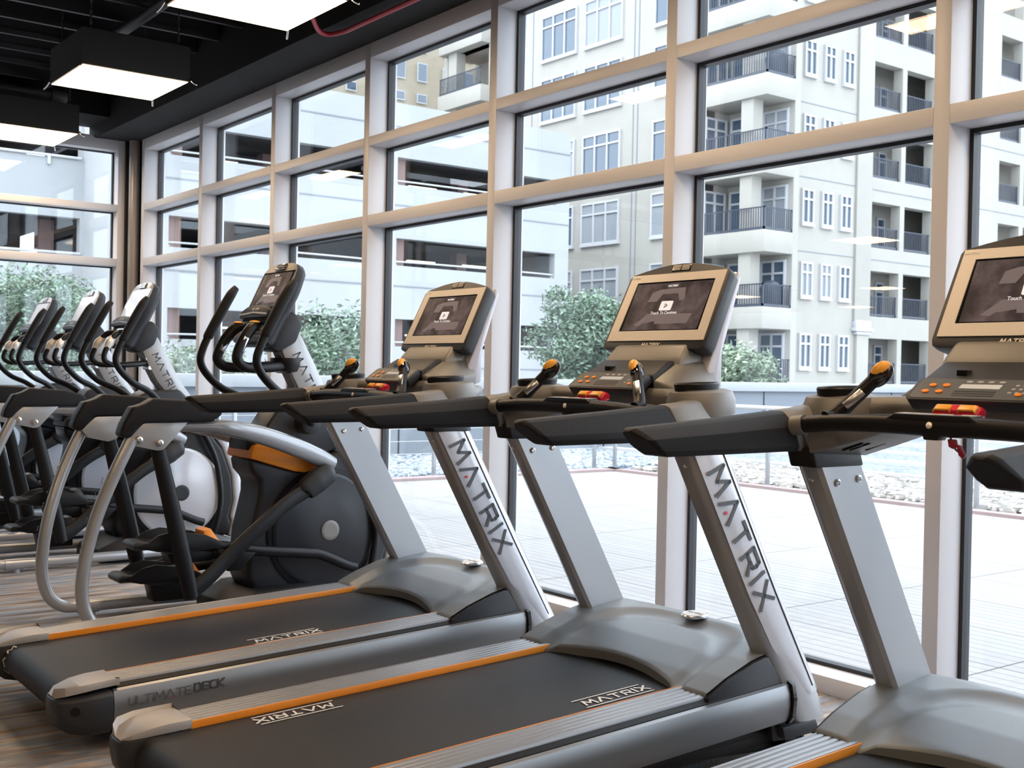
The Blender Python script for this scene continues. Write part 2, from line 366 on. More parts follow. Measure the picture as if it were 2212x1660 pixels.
struct('wall_back', MB().box(-24.2, 4.2, -20.2, -20.0, -0.1, 3.8), M_wall, smooth=False)
struct('wall_right', MB().box(4.0, 4.2, -20.0, 3.6, -0.1, 3.8), M_wall, smooth=False)
struct('wall_left', MB().box(-24.2, -24.0, -20.0, -3.0, -0.1, 3.8).box(-24.2, -9.82, -3.02, -2.86, -0.1, 3.8), M_wall, smooth=False)

T1a, T1b, T2a, T2b = 2.371, 2.424, 1.915, 1.978
HA, HB = 2.87, 2.955
def window_bay(n, x0, x1, left=True):
    w = tag(empty('window_%d' % n, (x0, WY, 0)), kind='structure'); s = (x0, WY, 0)
    if left: build('mullion', MB().box(x0, x0 + MW, WY, GY + .05, 0, HB), M_frame, w, .003, shift=s)
    a = x0 + MW
    for nm, z0, z1 in (('transom', T1a, T1b), ('transom', T2a, T2b), ('sill', 0.0, 0.063), ('header', HA, HB)):
        build(nm, MB().box(a, x1, WY, GY + .05, z0, z1), M_frame, w, .003, shift=s)
    g = .014
    for z0, z1 in ((0.063, T2a), (T2b, T1a), (T1b, HA)):
        gk = MB()
        for b in ((a, a + g, z0, z1), (x1 - g, x1, z0, z1), (a + g, x1 - g, z0, z0 + g), (a + g, x1 - g, z1 - g, z1)):
            gk.box(b[0], b[1], GY - .012, GY + .03, b[2], b[3])
        gk = build('gasket', gk, M_gasket, w, smooth=False, shift=s)
        build('pane', MB().box(a + .002, x1 - .002, GY, GY + .01, z0 + .002, z1 - .002), M_glass, w, smooth=False, shift=s)
for i in range(11):
    x0 = MUL0 + MSP * i
    window_bay(i + 1, x0, x0 + MSP)
struct('trim_3', MB().box(-9.66, MUL0, WY + .06, GY + .05, 0, HB), M_gasket, smooth=False)
# end wall windows on the left
def window_end(n, y0, y1):
    w = tag(empty('window_%d' % n, (FX, y1, 0)), kind='structure'); s = (FX, y1, 0)
    build('mullion', MB().box(FX - .17, FX, y1 - .058, y1, 0, HB), M_frame, w, .003, shift=s)
    b = y1 - .058; G = FX - .12
    for nm, z0, z1 in (('transom', T1a, T1b), ('transom', T2a, T2b), ('sill', 0.0, 0.063), ('header', HA, HB + .02)):
        build(nm, MB().box(FX - .17, FX, y0, b, z0, z1), M_frame, w, .003, shift=s)
    for z0, z1 in ((0.063, T2a), (T2b, T1a), (T1b, HA)):
        gk = MB().box(G - .02, G + .01, b - .012, b, z0, z1).box(G - .02, G + .01, y0, y0 + .012, z0, z1).box(G - .02, G + .01, y0, b, z1 - .010, z1)
        build('gasket', gk, M_gasket, w, smooth=False, shift=s)
        build('pane', MB().box(G - .01, G, y0, b, z0, z1), M_glass, w, smooth=False, shift=s)
for k in range(5): window_end(12 + k, 3.232 - 1.25 * (k + 1), 3.232 - 1.25 * k)
col = struct('trim_4', MB().lathe((-9.575, 3.285, 0), (0, 0, 1), [(.045, 0), (.045, 2.955)], 24), M_col)
struct('trim_5', MB().box(-9.82, -9.63, 3.232, 3.50, 0, HB), M_gasket, smooth=False)

# ------------------------------------------------------------------ ceiling services
js = 'slim dark metal joist running towards the windows under the black ceiling'
for k in range(15):
    x = -9.0 + .372 * k
    o = build('ceiling_joist', MB().box(x - .015, x + .015, -6.0, 3.0, 3.20, 3.235).box(x - .004, x + .004, -6.0, 3.0, 3.235, 3.60), M_joist, smooth=False)
    tag(o, js, 'joist', 'joists under the black ceiling')
p = build('ceiling_pipe', MB().tube([(-9.25, 2.40, 3.16), (-5.0, 2.36, 3.16)], .032, 14).tube([(-7.55, 2.38, 3.16), (-7.35, 2.38, 3.16)], .045, 14), M_pipe)
tag(p, 'long dark pipe running parallel to the windows above the ceiling lamps', 'pipe')
p = build('ceiling_pipe', MB().tube([(-9.0, 0.6, 3.10), (-9.0, 2.52, 3.10)], .036, 14).tube([(-9.0, 2.45, 3.10), (-9.0, 2.56, 3.10)], .05, 14), M_pipe)
tag(p, 'short dark pipe with a flanged end, beside the lamp nearest the corner', 'pipe')
p = build('sprinkler_pipe', MB().tube([(-5.30, 2.66, 2.99), (-5.50, 2.80, 2.96), (-5.68, 2.95, 2.93), (-5.60, 3.03, 2.925), (-5.2, 3.04, 2.925), (-3.0, 3.04, 2.925), (2, 3.04, 2.925)], .013, 10), M_red)
tag(p, 'thin red sprinkler pipe along the top of the window wall', 'pipe')
p = build('ceiling_duct', MB().tube([(-8.9, 1.6, 3.4), (-8.6, 2.0, 3.34), (-8.3, 1.7, 3.38), (-8.6, 1.3, 3.42), (-8.9, 1.6, 3.4)], .02, 8), M_pipe)
tag(p, 'looped dark cable hanging among the joists near the corner', 'cable')

def ceiling_lamp():
    r = empty('ceiling_lamp', (0, 0, 2.78)); s = (0, 0, 2.78); h = .305
    mb = MB()
    for a in ((-h, h, -h - .008, -h), (-h, h, h, h + .008), (-h - .008, -h, -h - .008, h + .008), (h, h + .008, -h - .008, h + .008)):
        mb.box(a[0], a[1], a[2], a[3], 2.785, 2.99)
    mb.box(-h, h, -h, h, 2.985, 2.995)
    build('housing', mb, M_house, r, smooth=False, shift=s)
    mb = MB(); n = 10; rows = []
    for i in range(n + 1):
        rows.append([(-h + 2 * h * i / n, -h + 2 * h * j / n, 2.782 - .03 * max(0, (1 - (abs(2 * i / n - 1)) ** 2) * (1 - abs(2 * j / n - 1) ** 2))) for j in range(n + 1)])
    vs = [p for rw in rows for p in rw]; fs = [(i * (n + 1) + j, i * (n + 1) + j + 1, (i + 1) * (n + 1) + j + 1, (i + 1) * (n + 1) + j) for i in range(n) for j in range(n)]
    mb.add(vs, fs); build('diffuser', mb, M_lamp, r, shift=s)
    mb = MB().add([(h - .10, -h + .0, 2.765), (h - .01, -h, 2.778), (h - .08, -h + .16, 2.755)], [(0, 1, 2)])
    mb = MB().box(h - .06, h - .045, -h + .01, -h + .1, 2.748, 2.752)
    for sx in (-1, 1):
        for sy in (-1, 1):
            m = MB().tube([(sx * (h + .01), sy * (h + .01), 2.80), (sx * (h + .035), sy * (h + .02), 2.775), (sx * (h + .06), sy * (h + .03), 2.76)], .005, 6, 3)
            build('clip', m, M_chrome, r, shift=s)
            m = MB()
            for k in range(20): m.ell((sx * (h - .03), sy * (h - .05), 3.005 + .031 * k), (.005 if k % 2 else .009, .009 if k % 2 else .005, .018), n=6, m=4)
            build('chain', m, M_joist, r, shift=s)
    return r
lamp0 = ceiling_lamp()
spots = [(-5.01, 2.27), (-6.97, 2.29), (-9.02, 2.26), (-3.05, 2.27), (-1.02, 2.27), (1.0, 2.27)]
nvis = 11
spots += [(-8.62, -4.97), (-15.5, -5.4), (-12.9, -11.4), (-16.5, -11.6), (-16.7, -15.8), (-3.0, -2.4), (-1.0, -2.4), (1.0, -2.4), (-1.0, 0.2), (1.0, 0.2)]  # last five are unseen fill lamps, added to brighten the room
ll = ['square glowing ceiling lamp cut by the top edge, left of the red pipe', 'square glowing ceiling lamp in a black box, middle one of the three lit overhead',
      'square glowing ceiling lamp at the far left edge above the end wall window', 'ceiling lamp reflected in the small panes in front of the garage corner',
      'ceiling lamp reflected at the upper right, beside the rightmost full mullion', 'ceiling lamp above the right end of the windows, reflected at the top right corner',
      'ceiling lamp reflected as the large white lozenge right of the middle treadmill screen', 'ceiling lamp reflected as a white sliver near the garage corner',
      'ceiling lamp reflected as the upper thin sliver under the large white lozenge', 'ceiling lamp reflected beside the top right corner of the middle treadmill screen', 'ceiling lamp reflected as the lower thin sliver over the small apartment windows']
for i, (x, y) in enumerate(spots):
    l = lamp0 if i == 0 else copy_tree(lamp0)
    l.location = (x, y, 2.78); tag(l, ll[i] if i < nvis else 'fill lamp added behind the camera, outside the picture', 'lamp', 'square ceiling lamps')

# ------------------------------------------------------------------ treadmills
def R_(y): return 0.2 + .042 * (y - 1.13)
TS = (0, .96, 0)
def screen_face(root, bl, tl, w, S, pale=False, hoff=0.0, icon_h=.30):
    """screen panel between bl and tl (y,z) with half width w, picture, icon and writing as children"""
    by, bz = bl; ty, tz = tl
    e = Vector((0, ty - by, tz - bz)); L = e.length; e.normalize(); nrm = Vector((0, -e.z, e.y)); nrm = Vector((1, 0, 0)).cross(e)
    def Pt(u, v, d=0): return Vector((u, by, bz)) + e * v + nrm * d
    if nrm.y > 0: nrm = -nrm
    mb = MB(); q = [Pt(-w, 0, .001), Pt(w, 0, .001), Pt(w, L, .001), Pt(-w, L, .001)]
    q2 = [p - nrm * .006 for p in q]
    mb.add(q + q2, [(0, 1, 2, 3), (7, 6, 5, 4), (0, 1, 5, 4), (1, 2, 6, 5), (2, 3, 7, 6), (3, 0, 4, 7)])
    sc = build('screen', mb, M_screen2 if pale else M_screen, root, smooth=False, shift=S)
    if pale: return sc
    c = L * .5; hh = L * .10; hw = L * .155
    def slab(name, pts, m, d):
        k = len(pts); a = [Pt(u, v, d) for u, v in pts]; b = [Pt(u, v, d + .0006) for u, v in pts]
        mm = MB().add(a + b, [tuple(range(k)), tuple(range(2 * k - 1, k - 1, -1))] + [(i, (i + 1) % k, k + (i + 1) % k, k + i) for i in range(k)])
        return build(name, mm, m, sc, smooth=False, shift=S)
    slab('screen_picture', [(-w * .55, L * .60), (-w * .5, L * .80), (-w * .3, L * .86), (w * .35, L * .88), (w * .42, L * .62), (w * .3, L * .6), (w * .2, L * .76), (-w * .2, L * .76), (-w * .3, L * .6)], M_pict, .0012)
    slab('screen_picture', [(-w * .55, L * .08), (-w * .2, L * .34), (-w * .15, L * .12), (w * .7, L * .12), (w * .75, L * .32), (-w * .42, L * .34), (-w * .7, L * .1)], M_pict, .0012)
    r = hh * .25; P4 = []
    for cx_, cy_, a0 in ((hw - r, hh - r, 0), (-hw + r, hh - r, 90), (-hw + r, -hh + r, 180), (hw - r, -hh + r, 270)):
        for k in range(4): P4.append((cx_ + r * cos(radians(a0 + 30 * k)), c + cy_ + r * sin(radians(a0 + 30 * k))))
    slab('icon', P4, M_icon, .002)
    slab('icon_arrow', [(-hh * .35, c + hh * .5), (-hh * .35, c - hh * .5), (hh * .5, c)], M_blackp, .003)
    slab('icon_arrow', [(-hh * .18, c + hh * .22), (-hh * .18, c - hh * .22), (hh * .2, c)], M_icon, .0038)
    cu = bpy.data.curves.new('caption', 'FONT'); cu.body = 'Touch To Continue'; cu.size = L * .085; cu.align_x = 'CENTER'; cu.extrude = .0002
    tmp = bpy.data.objects.new('caption', cu); COL.objects.link(tmp)
    me = bpy.data.meshes.new_from_object(tmp); bpy.data.objects.remove(tmp)
    me.name = 'caption'; me.materials.clear(); me.materials.append(M_icon)
    U = Vector((1, 0, 0)); W = U.cross(e)
    org = Pt(0, c - hh * 1.75, .0022)
    me.transform(Matrix(((U.x, e.x, W.x, org.x - S[0]), (U.y, e.y, W.y, org.y - S[1]), (U.z, e.z, W.z, org.z - S[2]), (0, 0, 0, 1))))
    o = bpy.data.objects.new('caption', me); COL.objects.link(o); o.parent = sc
    lettering('lettering', 'MATRIX', Pt(-L * .13, L * .91, .002), (1, 0, 0), e, L * .035, sc, M_icon, thick=.22, shift=S, slant=.1)
    return sc

def treadmill():
    r = empty('treadmill', TS); S = TS
    B = lambda n, mb, m, bev=0, par=None, **k: build(n, mb, m, par or r, bev, shift=S, **k)
    # frame under the deck
    B('base_frame', MB().prism([(1.10, R_(1.10) - .15), (2.62, R_(2.62) - .17), (2.62, R_(2.62) - .06), (1.10, R_(1.10) - .06)], -.37, .37)
      .prism([(1.9, .05), (2.68, .06), (2.68, .10), (1.9, .10)], .30, .36).prism([(1.9, .05), (2.68, .06), (2.68, .10), (1.9, .10)], -.36, -.30), M_blackp, .004)
    for s in (-1, 1):
        B('foot', MB().lathe((s * .33, 1.22, 0), (0, 0, 1), [(.03, 0), (.03, .02), (.012, .022), (.012, .07)], 14), M_blackp)
        B('foot', MB().lathe((s * .30, 2.70, 0), (0, 0, 1), [(.03, 0), (.03, .02), (.012, .022), (.012, .09)], 14), M_blackp)
    # ribbed foot rails
    for s in (-1, 1):
        xs = [.288]; pr = []
        x = .290
        for k in range(5):
            w = .0206; pr += [(x, -.001), (x + w * .3, .0002), (x + w * .7, -.0008), (x + w * .8, -.0030), (x + w * .95, -.0030)]; x += w
        pr += [(.395, 0), (.398, -.006), (.398, -.045), (.288, -.045)]
        rings = []
        for y in (1.13, 1.6, 2.05, 2.42): rings.append([(s * px, y, R_(y) + pz) for px, pz in pr])
        B('foot_rail', MB().loft(rings), M_alum)
        B('rail_trim', MB().loft([[(s * a, y, R_(y) + b) for a, b in ((.3985, -.007), (.412, -.016), (.412, -.06), (.3985, -.06))] for y in (1.13, 2.55)]), M_blackp)
        B('orange_strip', MB().loft([[(s * a, y, R_(y) + b) for a, b in ((.2835, -.001), (.2875, -.0005), (.2875, -.024), (.2825, -.021))] for y in (1.13, 2.30)]), M_orange, .0008)
        pn = [(.413, -.018), (.424, -.022), (.432, -.045), (.434, -.075), (.431, -.105), (.422, -.125), (.413, -.125)]
        B('side_panel', MB().loft([[(s * a, y, R_(y) + b) for a, b in pn] for y in (1.115, 1.8, 2.585)]), M_panel, label=None) if False else build('side_panel', MB().loft([[(s * a, y, R_(y) + b) for a, b in pn] for y in (1.115, 1.8, 2.585)]), M_panel, r, 0, shift=S)
        # rear cap: dark body and lighter lid
        def ring(y, xi, xo, zb, zt): return [(s * xi, y, zb), (s * xi, y, zt), (s * (xi + (xo - xi) * .75), y, zt), (s * xo, y, zt - .018), (s * xo, y, zb + .02), (s * (xo - .02), y, zb)]
        def ring2(y, xi, xo, zb, zt, ch=.014): return [(s * xi, y, zb), (s * xi, y, zt), (s * (xo - ch), y, zt), (s * xo, y, zt - ch * .7), (s * (xo + .002), y, (zb + zt) / 2), (s * xo, y, zb + .03), (s * (xo - .022), y, zb + .004), (s * (xo - .05), y, zb)]
        cap = B('rear_cap', MB().loft([ring2(.958, .325, .385, .110, .165), ring2(.968, .305, .412, .088, .170), ring2(1.00, .292, .432, .066, .174), ring2(1.05, .286, .438, .055, .177), ring2(1.112, .284, .4375, .055, .180)]), M_dgrey, .004)
        rt_ = R_(1.13) + .004
        B('cap_lid', MB().loft([ring2(.964, .325, .380, .1665, .170, .003), ring2(.985, .300, .414, .1725, .184, .008), ring2(1.03, .288, .430, .177, .197, .014), ring2(1.075, .284, .428, .180, .203, .018), ring2(1.132, .281, .424, .183, rt_ + .001, .016)]), M_cap, .003, par=cap)
        B('bolt_hole', MB().lathe((s * .424, 1.01, .138), (s, -.3, 0), [(.013, 0), (.013, .013), (.008, .0135)], 14), M_blackp, par=cap)
    B('front_cap_ring', MB().loft([[(a, y, R_(y) + b) for a, b in ((.413, -.010), (.436, -.020), (.444, -.06), (.440, -.112), (.424, -.134), (.413, -.134))] for y in (2.587, 2.60)]), M_gloss)
    # belt
    prof = []; yc, zc, rr = 1.035, R_(1.035) - .066, .048
    for k in range(13):
        a = radians(88 + 184 * k / 12); prof.append((yc + rr * cos(a), zc + rr * sin(a)))
    top = [(2.45, R_(2.45) - .018)]; bot = [(2.45, R_(2.45) - .11)]
    loop = top + prof + bot
    belt = B('belt', MB().prism(loop, -.2785, .2785), M_belt, 0)
    # hood over the motor
    def base(y):
        K = [(2.2, .247), (2.27, .250), (2.35, .285), (2.45, .318), (2.55, .338), (2.65, .348), (2.70, .342), (2.74, .31)]
        for (a, b), (c, d) in zip(K[:-1], K[1:]):
            if y <= c: t = (y - a) / (c - a); return b + (d - b) * t
        return K[-1][1]
    def hz(x, y):
        z = base(y); ax = abs(x); sd = ((ax / .272) ** 3.2 + (max(0, y - 2.24) / .36) ** 3.2) ** (1 / 3.2)
        if sd < .9: z -= .012 * (1 - .3 * sd)
        elif sd < 1.16: t = (sd - .9) / .26; z -= .009 * (1 - t) + .013 * sin(pi * t)
        return z
    def YE(x): return 2.735 - .10 * (abs(x) / .4) ** 2
    nx, ny = 56, 48; mb = MB(); vs = []; xs = [-.40 + .80 * i / nx for i in range(nx + 1)]
    for x in xs:
        y0 = 2.275 if abs(x) > .268 else 2.285 + .055 * (1 - (x / .268) ** 2)
        col_ = [(x, y0 + .004, hz(x, y0) - .03), (x, y0, hz(x, y0) - .004)]
        for j in range(ny + 1):
            y = y0 + .004 + (YE(x) - y0 - .004) * j / ny; col_.append((x, y, hz(x, y)))
        col_.append((x, YE(x) + .012, hz(x, YE(x)) - .03)); col_.append((x, YE(x) + .015, .07))
        vs += col_
    m_ = ny + 5
    fs = [(i * m_ + j, (i + 1) * m_ + j, (i + 1) * m_ + j + 1, i * m_ + j + 1) for i in range(nx) for j in range(m_ - 1)]
    hood = B('motor_hood', MB().add(vs, fs), M_hood)
    for s in (-1, 1):
        B('hood_side', MB().prism([(2.278, R_(2.28) - .05), (2.275, .246)] + [(y, base(y) - .004) for y in (2.35, 2.40, 2.45, 2.50)] + [(2.515, .322), (2.60, .21), (2.60, .16)], s * .392, s * .411), M_dgrey, .002, par=hood)
        B('hood_side', MB().prism([(2.55, .08), (2.51, .32), (2.60, .335), (2.635, .31), (2.65, .07)], s * .385, s * .402), M_dgrey, .002, par=hood)
    bc = Vector((0, 2.648, .349)); bd = B('badge', MB().lathe(bc, (0, -.06, 1), [(.043, 0), (.043, .006), (.039, .009), (.037, .0085)], 28), M_chrome, par=hood)
    B('badge_face', MB().lathe(bc, (0, -.06, 1), [(.036, .004), (.036, .0095)], 28), M_txw, par=hood)
    lettering('badge_lettering', 'MATRIX', bc + Vector((-.027, -.005, .0102)), (1, 0, 0), (0, 1, .06), .0085, hood, M_txt, shift=S)
    # uprights
    for s in (-1, 1):
        rings = []
        for z in (.985, .90, .7, .5, .336, .24, .17, .12):
            yr = 2.19 + (.89 - z) * .5705; yf = yr + .165 - (.008 if z < .15 else 0)
            ins, out = .338, .412 + .010 * max(0, (.5 - z) / .38)
            q = [(ins, yr + .010), (ins + .010, yr), (out - .030, yr + .001), (out - .012, yr + .007), (out - .003, yr + .02), (out + .002, yr + .05), (out + .001, yr + .09), (out - .006, yr + .125), (out - .022, yf - .012), (out - .045, yf), (ins + .012, yf), (ins, yf - .008)]
            rings.append([(s * a, b, z) for a, b in q])
        u = B('upright', MB().loft(rings), M_silver)
        # glossy white shell on the outer face
        rings = []
        for z in (.965, .90, .7, .5, .35, .26, .20):
            yr = 2.19 + (.89 - z) * .5705; k = max(0, (.40 - z) / .2); out = .412 + .010 * max(0, (.5 - z) / .38)
            q = [(out - .001, yr + .016 + .07 * min(1, k) ** 1.5), (out + .0035, yr + .05 + .045 * min(1, k) ** 1.5), (out + .0035, yr + .10 + .01 * min(1, k)), (out - .0035, yr + .132), (out - .018, yr + .158), (out - .045, yr + .170), (out - .045, yr + .160)]
            rings.append([(s * a, b, z) for a, b in q])
        B('outer_shell', MB().loft(rings), M_white, par=u)
        rings = []
        for z in (.965, .7, .5, .35, .22):
            yr = 2.19 + (.89 - z) * .5705; out = .412 + .010 * max(0, (.5 - z) / .38)
            rings.append([(s * (out + .0000), yr + .1235, z), (s * (out + .0012), yr + .1255, z), (s * (out - .002), yr + .1285, z), (s * (out - .004), yr + .1265, z)])
        B('pinstripe', MB().loft(rings), M_dgrey, par=u)
        B('upright_foot', MB().loft([[(s * a, b, z) for a, b in ((.335, 2.60 - z * .3), (.425, 2.60 - z * .3), (.428, 2.76 - z * .45), (.40, 2.785 - z * .45), (.335, 2.785 - z * .45))] for z in (.122, .085)]), M_dgrey, .004, par=u)
        for yy, zz in ((2.235, .855), (2.315, .862)):
            B('bolt', MB().lathe((s * .338, yy + .02, zz), (-s, 0, 0), [(.009, 0), (.009, .004), (.005, .006), (.004, .003)], 12), M_chrome, par=u)
        B('bolt', MB().lathe((s * .375, 2.195 + (.89 - .862) * .57, .862), (0, -1, 0), [(.008, -.004), (.008, .004), (.004, .006)], 12), M_chrome, par=u)
        if s > 0:
            lettering('lettering', 'MATRIX', (.4175, 2.252, .822 + .02), (0, .4955, -.8686), (0, .8686, .4955), .060, u, M_txt, thick=.18, gap=.42, shift=S, dot=M_dot)
    lettering('lettering', 'ULTIMATE', (.4362, 1.155, R_(1.155) - .070), (0, 1, .042), (-.02, 0, 1), .0255, r, M_txt, thick=.07, gap=.10, shift=S, dot=M_dot)
    lettering('lettering', 'DECK', (.4362, 1.348, R_(1.348) - .066), (0, 1, .042), (-.02, 0, 1), .024, r, M_txt, thick=.2, gap=.2, shift=S)
    # wheels
    for s in (-1, 1):
        w = B('wheel', MB().lathe((s * .36, 2.66, .047), (s, 0, 0), [(.012, 0), (.047, 0), (.047, .03), (.036, .034), (.036, .028), (.016, .028), (.012, .038)], 24), M_blackp)
        B('wheel_bolt', MB().lathe((s * .398, 2.66, .047), (s, 0, 0), [(.009, -.01), (.009, .002), (.004, .004)], 12), M_chrome, par=w)
        B('wheel_bracket', MB().prism([(2.30, .06), (2.66, .03), (2.69, .06), (2.66, .10), (2.30, .12)], s * .34, s * .358), M_blackp, .003)
    # arms
    for s in (-1, 1):
        def aring(y, yb, zt, zb, xo=.0, wi=.041, top=.026):
            c = .392 + xo; h = zt - zb
            P = [(-wi + .008, 0), (-wi, .012), (-wi - .001, h * .62), (-top + .002, h - .006), (-top + .012, h), (top - .010, h), (top + .001, h - .006), (wi + .001, h * .38), (wi, .012), (wi - .008, 0)]
            return [(s * (c + a), y + (yb - y) * (1 - b / h), zb + b) for a, b in P]
        g = [aring(1.628, 1.695, .981, .940, 0, .033, .018), aring(1.632, 1.704, .986, .933, 0, .038, .022), aring(1.642, 1.716, .990, .929), aring(1.90, 1.95, 1.008, .930), aring(2.095, 2.135, 1.024, .931)]
        arm = B('arm_rest', MB().loft(g), M_arm, .003, sharp=14, ang=14)
        g = [aring(2.0975, 2.1375, 1.024, .932, 0, .0405), aring(2.16, 2.18, 1.030, .925), aring(2.23, 2.24, 1.040, .93, -.004, .046), aring(2.30, 2.29, 1.050, .95, -.02, .05), aring(2.36, 2.34, 1.058, .97, -.05, .045)]
        g = [[(px, py, pz) for px, py, pz in q] for q in g]
        B('arm_joint', MB().loft(g), M_grey, .004)
        B('upright_collar', MB().loft([[(s * a, b + (.93 - z) * .35, z) for a, b in ((.333, 2.158), (.345, 2.150), (.40, 2.150), (.418, 2.17), (.418, 2.30), (.39, 2.345), (.345, 2.345), (.333, 2.335))] for z in (.94, .915, .893)]), M_blackp, .004)
        # gusset with slots under the console base
        gs = B('gusset', MB().loft([[(s * .34, 2.15, .925), (s * .34, 2.36, .915), (s * .34, 2.40, .985), (s * .34, 2.14, .985)], [(s * .26, 2.20, .955), (s * .26, 2.38, .945), (s * .26, 2.42, 1.0), (s * .26, 2.18, 1.0)], [(s * .16, 2.28, 1.0), (s * .16, 2.40, .985), (s * .16, 2.44, 1.02), (s * .16, 2.26, 1.02)]]), M_grey, .006)
        for yy in (2.225, 2.25, 2.31):
            B('slot', MB().tube([(s * .30, yy, .936 + (yy - 2.2) * -.02), (s * .255, yy + .012, .953)], .006, 8, flat=.003), M_blackp, par=gs)
        # cup holder lobe
        lob = []
        for z, ry, rx, dy in ((.945, .060, .055, -.03), (.965, .085, .072, -.015), (1.0, .100, .085, 0), (1.035, .098, .088, 0), (1.058, .088, .080, .0), (1.064, .070, .062, .0)):
            lob.append([(s * (.352 + rx * cos(2 * pi * k / 28)), 2.285 + dy + ry * sin(2 * pi * k / 28), z + .05 * (ry * sin(2 * pi * k / 28))) for k in range(28)])
        lb = B('cup_holder', MB().loft(lob), M_grey)
        def oval(rx, ry, z, inc=.0): return [(s * (.345 + rx * cos(2 * pi * k / 28)), 2.275 + ry * sin(2 * pi * k / 28) * (1 + .0), z + .04 * ry * sin(2 * pi * k / 28)) for k in range(28)]
        B('cup_rim', MB().loft([oval(.047, .066, 1.052), oval(.050, .071, 1.078), oval(.047, .068, 1.082), oval(.043, .063, 1.080), oval(.041, .060, 1.067)], caps=False), M_blackp, par=lb)
        B('cup_well', MB().loft([oval(.042, .062, 1.0665), oval(.042, .062, 1.0675)]), M_gloss, par=lb)
    # console base spanning between the arms
    def cr_(x, y0, y1, z0, z1, yk): return [(x, y0, z0 + .015), (x, y0 - .004, z1 - .02), (x, y0 + .012, z1), (x, yk, z1 + .004), (x, y1, z1 - .01), (x, y1 + .01, z0 + .03), (x, y1 - .02, z0)]
    rs = []
    for x, y0, y1, z0, z1 in ((-.37, 2.24, 2.38, .99, 1.05), (-.30, 2.27, 2.46, 1.0, 1.058), (-.2, 2.285, 2.50, 1.0, 1.062), (0, 2.29, 2.51, 1.0, 1.066), (.2, 2.285, 2.50, 1.0, 1.062), (.30, 2.27, 2.46, 1.0, 1.058), (.37, 2.24, 2.38, .99, 1.05)):
        rs.append(cr_(x, y0, y1, z0, z1, (y0 + y1) / 2))
    B('console_base', MB().loft(rs), M_grey, .006)
    # heart rate bar
    bar = B('grip_bar', MB().tube([(-.345, 2.112, .992), (-.25, 2.118, 1.002), (-.12, 2.122, 1.006), (0, 2.124, 1.006), (.12, 2.122, 1.006), (.25, 2.118, 1.002), (.345, 2.112, .992)], [.019, .0195, .021, .022, .021, .0195, .019], 18), M_blackp)
    for s in (-1, 1):
        B('bar_collar', MB().tube([(s * .352, 2.110, .991), (s * .322, 2.113, .995)], .0225, 18), M_grey, par=bar)
    pd = B('touch_pad', MB().loft([[(x, 2.105, z), (x, 2.148, z + .002), (x, 2.148, 1.012), (x, 2.105, 1.012)] for x, z in ((-.105, 1.020), (-.085, 1.030), (.085, 1.030), (.105, 1.020))]), M_blackp, .003, par=None)
    B('touch_pad_face', MB().loft([[(x, 2.110, z), (x, 2.145, z + .0015), (x, 2.145, z - .004), (x, 2.110, z - .004)] for x, z in ((-.088, 1.0305), (.088, 1.0305))]), M_pad, par=pd)
    for k, mm in ((-1, M_txw), (0, M_orange), (1, M_redp)):
        B('touch_button', MB().lathe((k * .048, 2.1275, 1.031), (0, 0, 1), [(.0085, 0), (.0085, .0012)], 16), mm, par=pd)
    B('bar_pin', MB().lathe((0, 2.104, 1.008), (0, -1, .25), [(.007, -.004), (.007, .003), (.002, .006)], 12), M_bezel)
    B('bar_clamp', MB().prism([(-.022, .992), (.022, .992), (.016, .978), (-.016, .978)], 2.108, 2.138, 'y'), M_blackp, .002)
    # lever grips
    for s in (-1, 1):
        hn = B('lever_grip', MB().tube([(s * .268, 2.128, 1.004), (s * .262, 2.145, 1.018), (s * .232, 2.168, 1.055), (s * .205, 2.188, 1.090), (s * .196, 2.195, 1.102)], [.018, .0175, .0160, .0155, .0165], 14, flat=[.028, .020, .0160, .0155, .0165]), M_blackp)
        e = Vector((-s * .55, .45, .72)).normalized(); a = Vector((0, -.82, .55)).normalized(); b = e.cross(a)
        c = Vector((s * .188, 2.201, 1.110)); hd = MB()
        Rm = Matrix((b, a, e)).transposed()
        hd.ell(c, (.019, .025, .034), Rm, 16, 10); B('grip_head', hd, M_gloss, par=hn)
        B('grip_button', MB().ell(c + a * .007 + e * .006, (.0155, .0225, .027), Rm, 16, 10), M_amber, par=hn)
        q = Vector((s * .232 - s * .0105, 2.168 - .008, 1.055)); ax = Vector((-s * .60, .47, .70)).normalized(); sd = Vector((s * -.4, -.9, .25)).normalized()
        q = Vector((s * .232, 2.168, 1.055)); sd = Vector((.55, -.75, .1)); sd = (sd - ax * sd.dot(ax)).normalized(); w = ax.cross(sd)
        mb = MB(); P = [q + ax * t * .026 + w * k * .009 for t in (-1, 1) for k in (-1, 1)]
        v = [p + sd * .0135 for p in P] + [p + sd * .0178 for p in P]
        mb.add(v, [(0, 1, 3, 2), (4, 6, 7, 5), (0, 4, 5, 1), (2, 3, 7, 6), (0, 2, 6, 4), (1, 5, 7, 3)])
        B('contact_plate', mb, M_chrome, .003, par=hn)
    # key panel
    kb, kt = Vector((0, 2.232, 1.060)), Vector((0, 2.290, 1.104)); e = (kt - kb).normalized(); L = (kt - kb).length; nr = Vector((0, -e.z, e.y))
    def KP(u, v, d=0): return kb + Vector((u, 0, 0)) + e * v + nr * d
    o_ = [(-.150, .008), (-.138, -.002), (.138, -.002), (.150, .008), (.148, L - .004), (.138, L + .004), (-.138, L + .004), (-.148, L - .004)]
    kp = B('key_panel', MB().loft([[KP(u, v, 0) for u, v in o_], [KP(u * .99, v, -.012) for u, v in o_], [KP(u * .97, v, -.030) for u, v in o_]]), M_dgrey, .003)
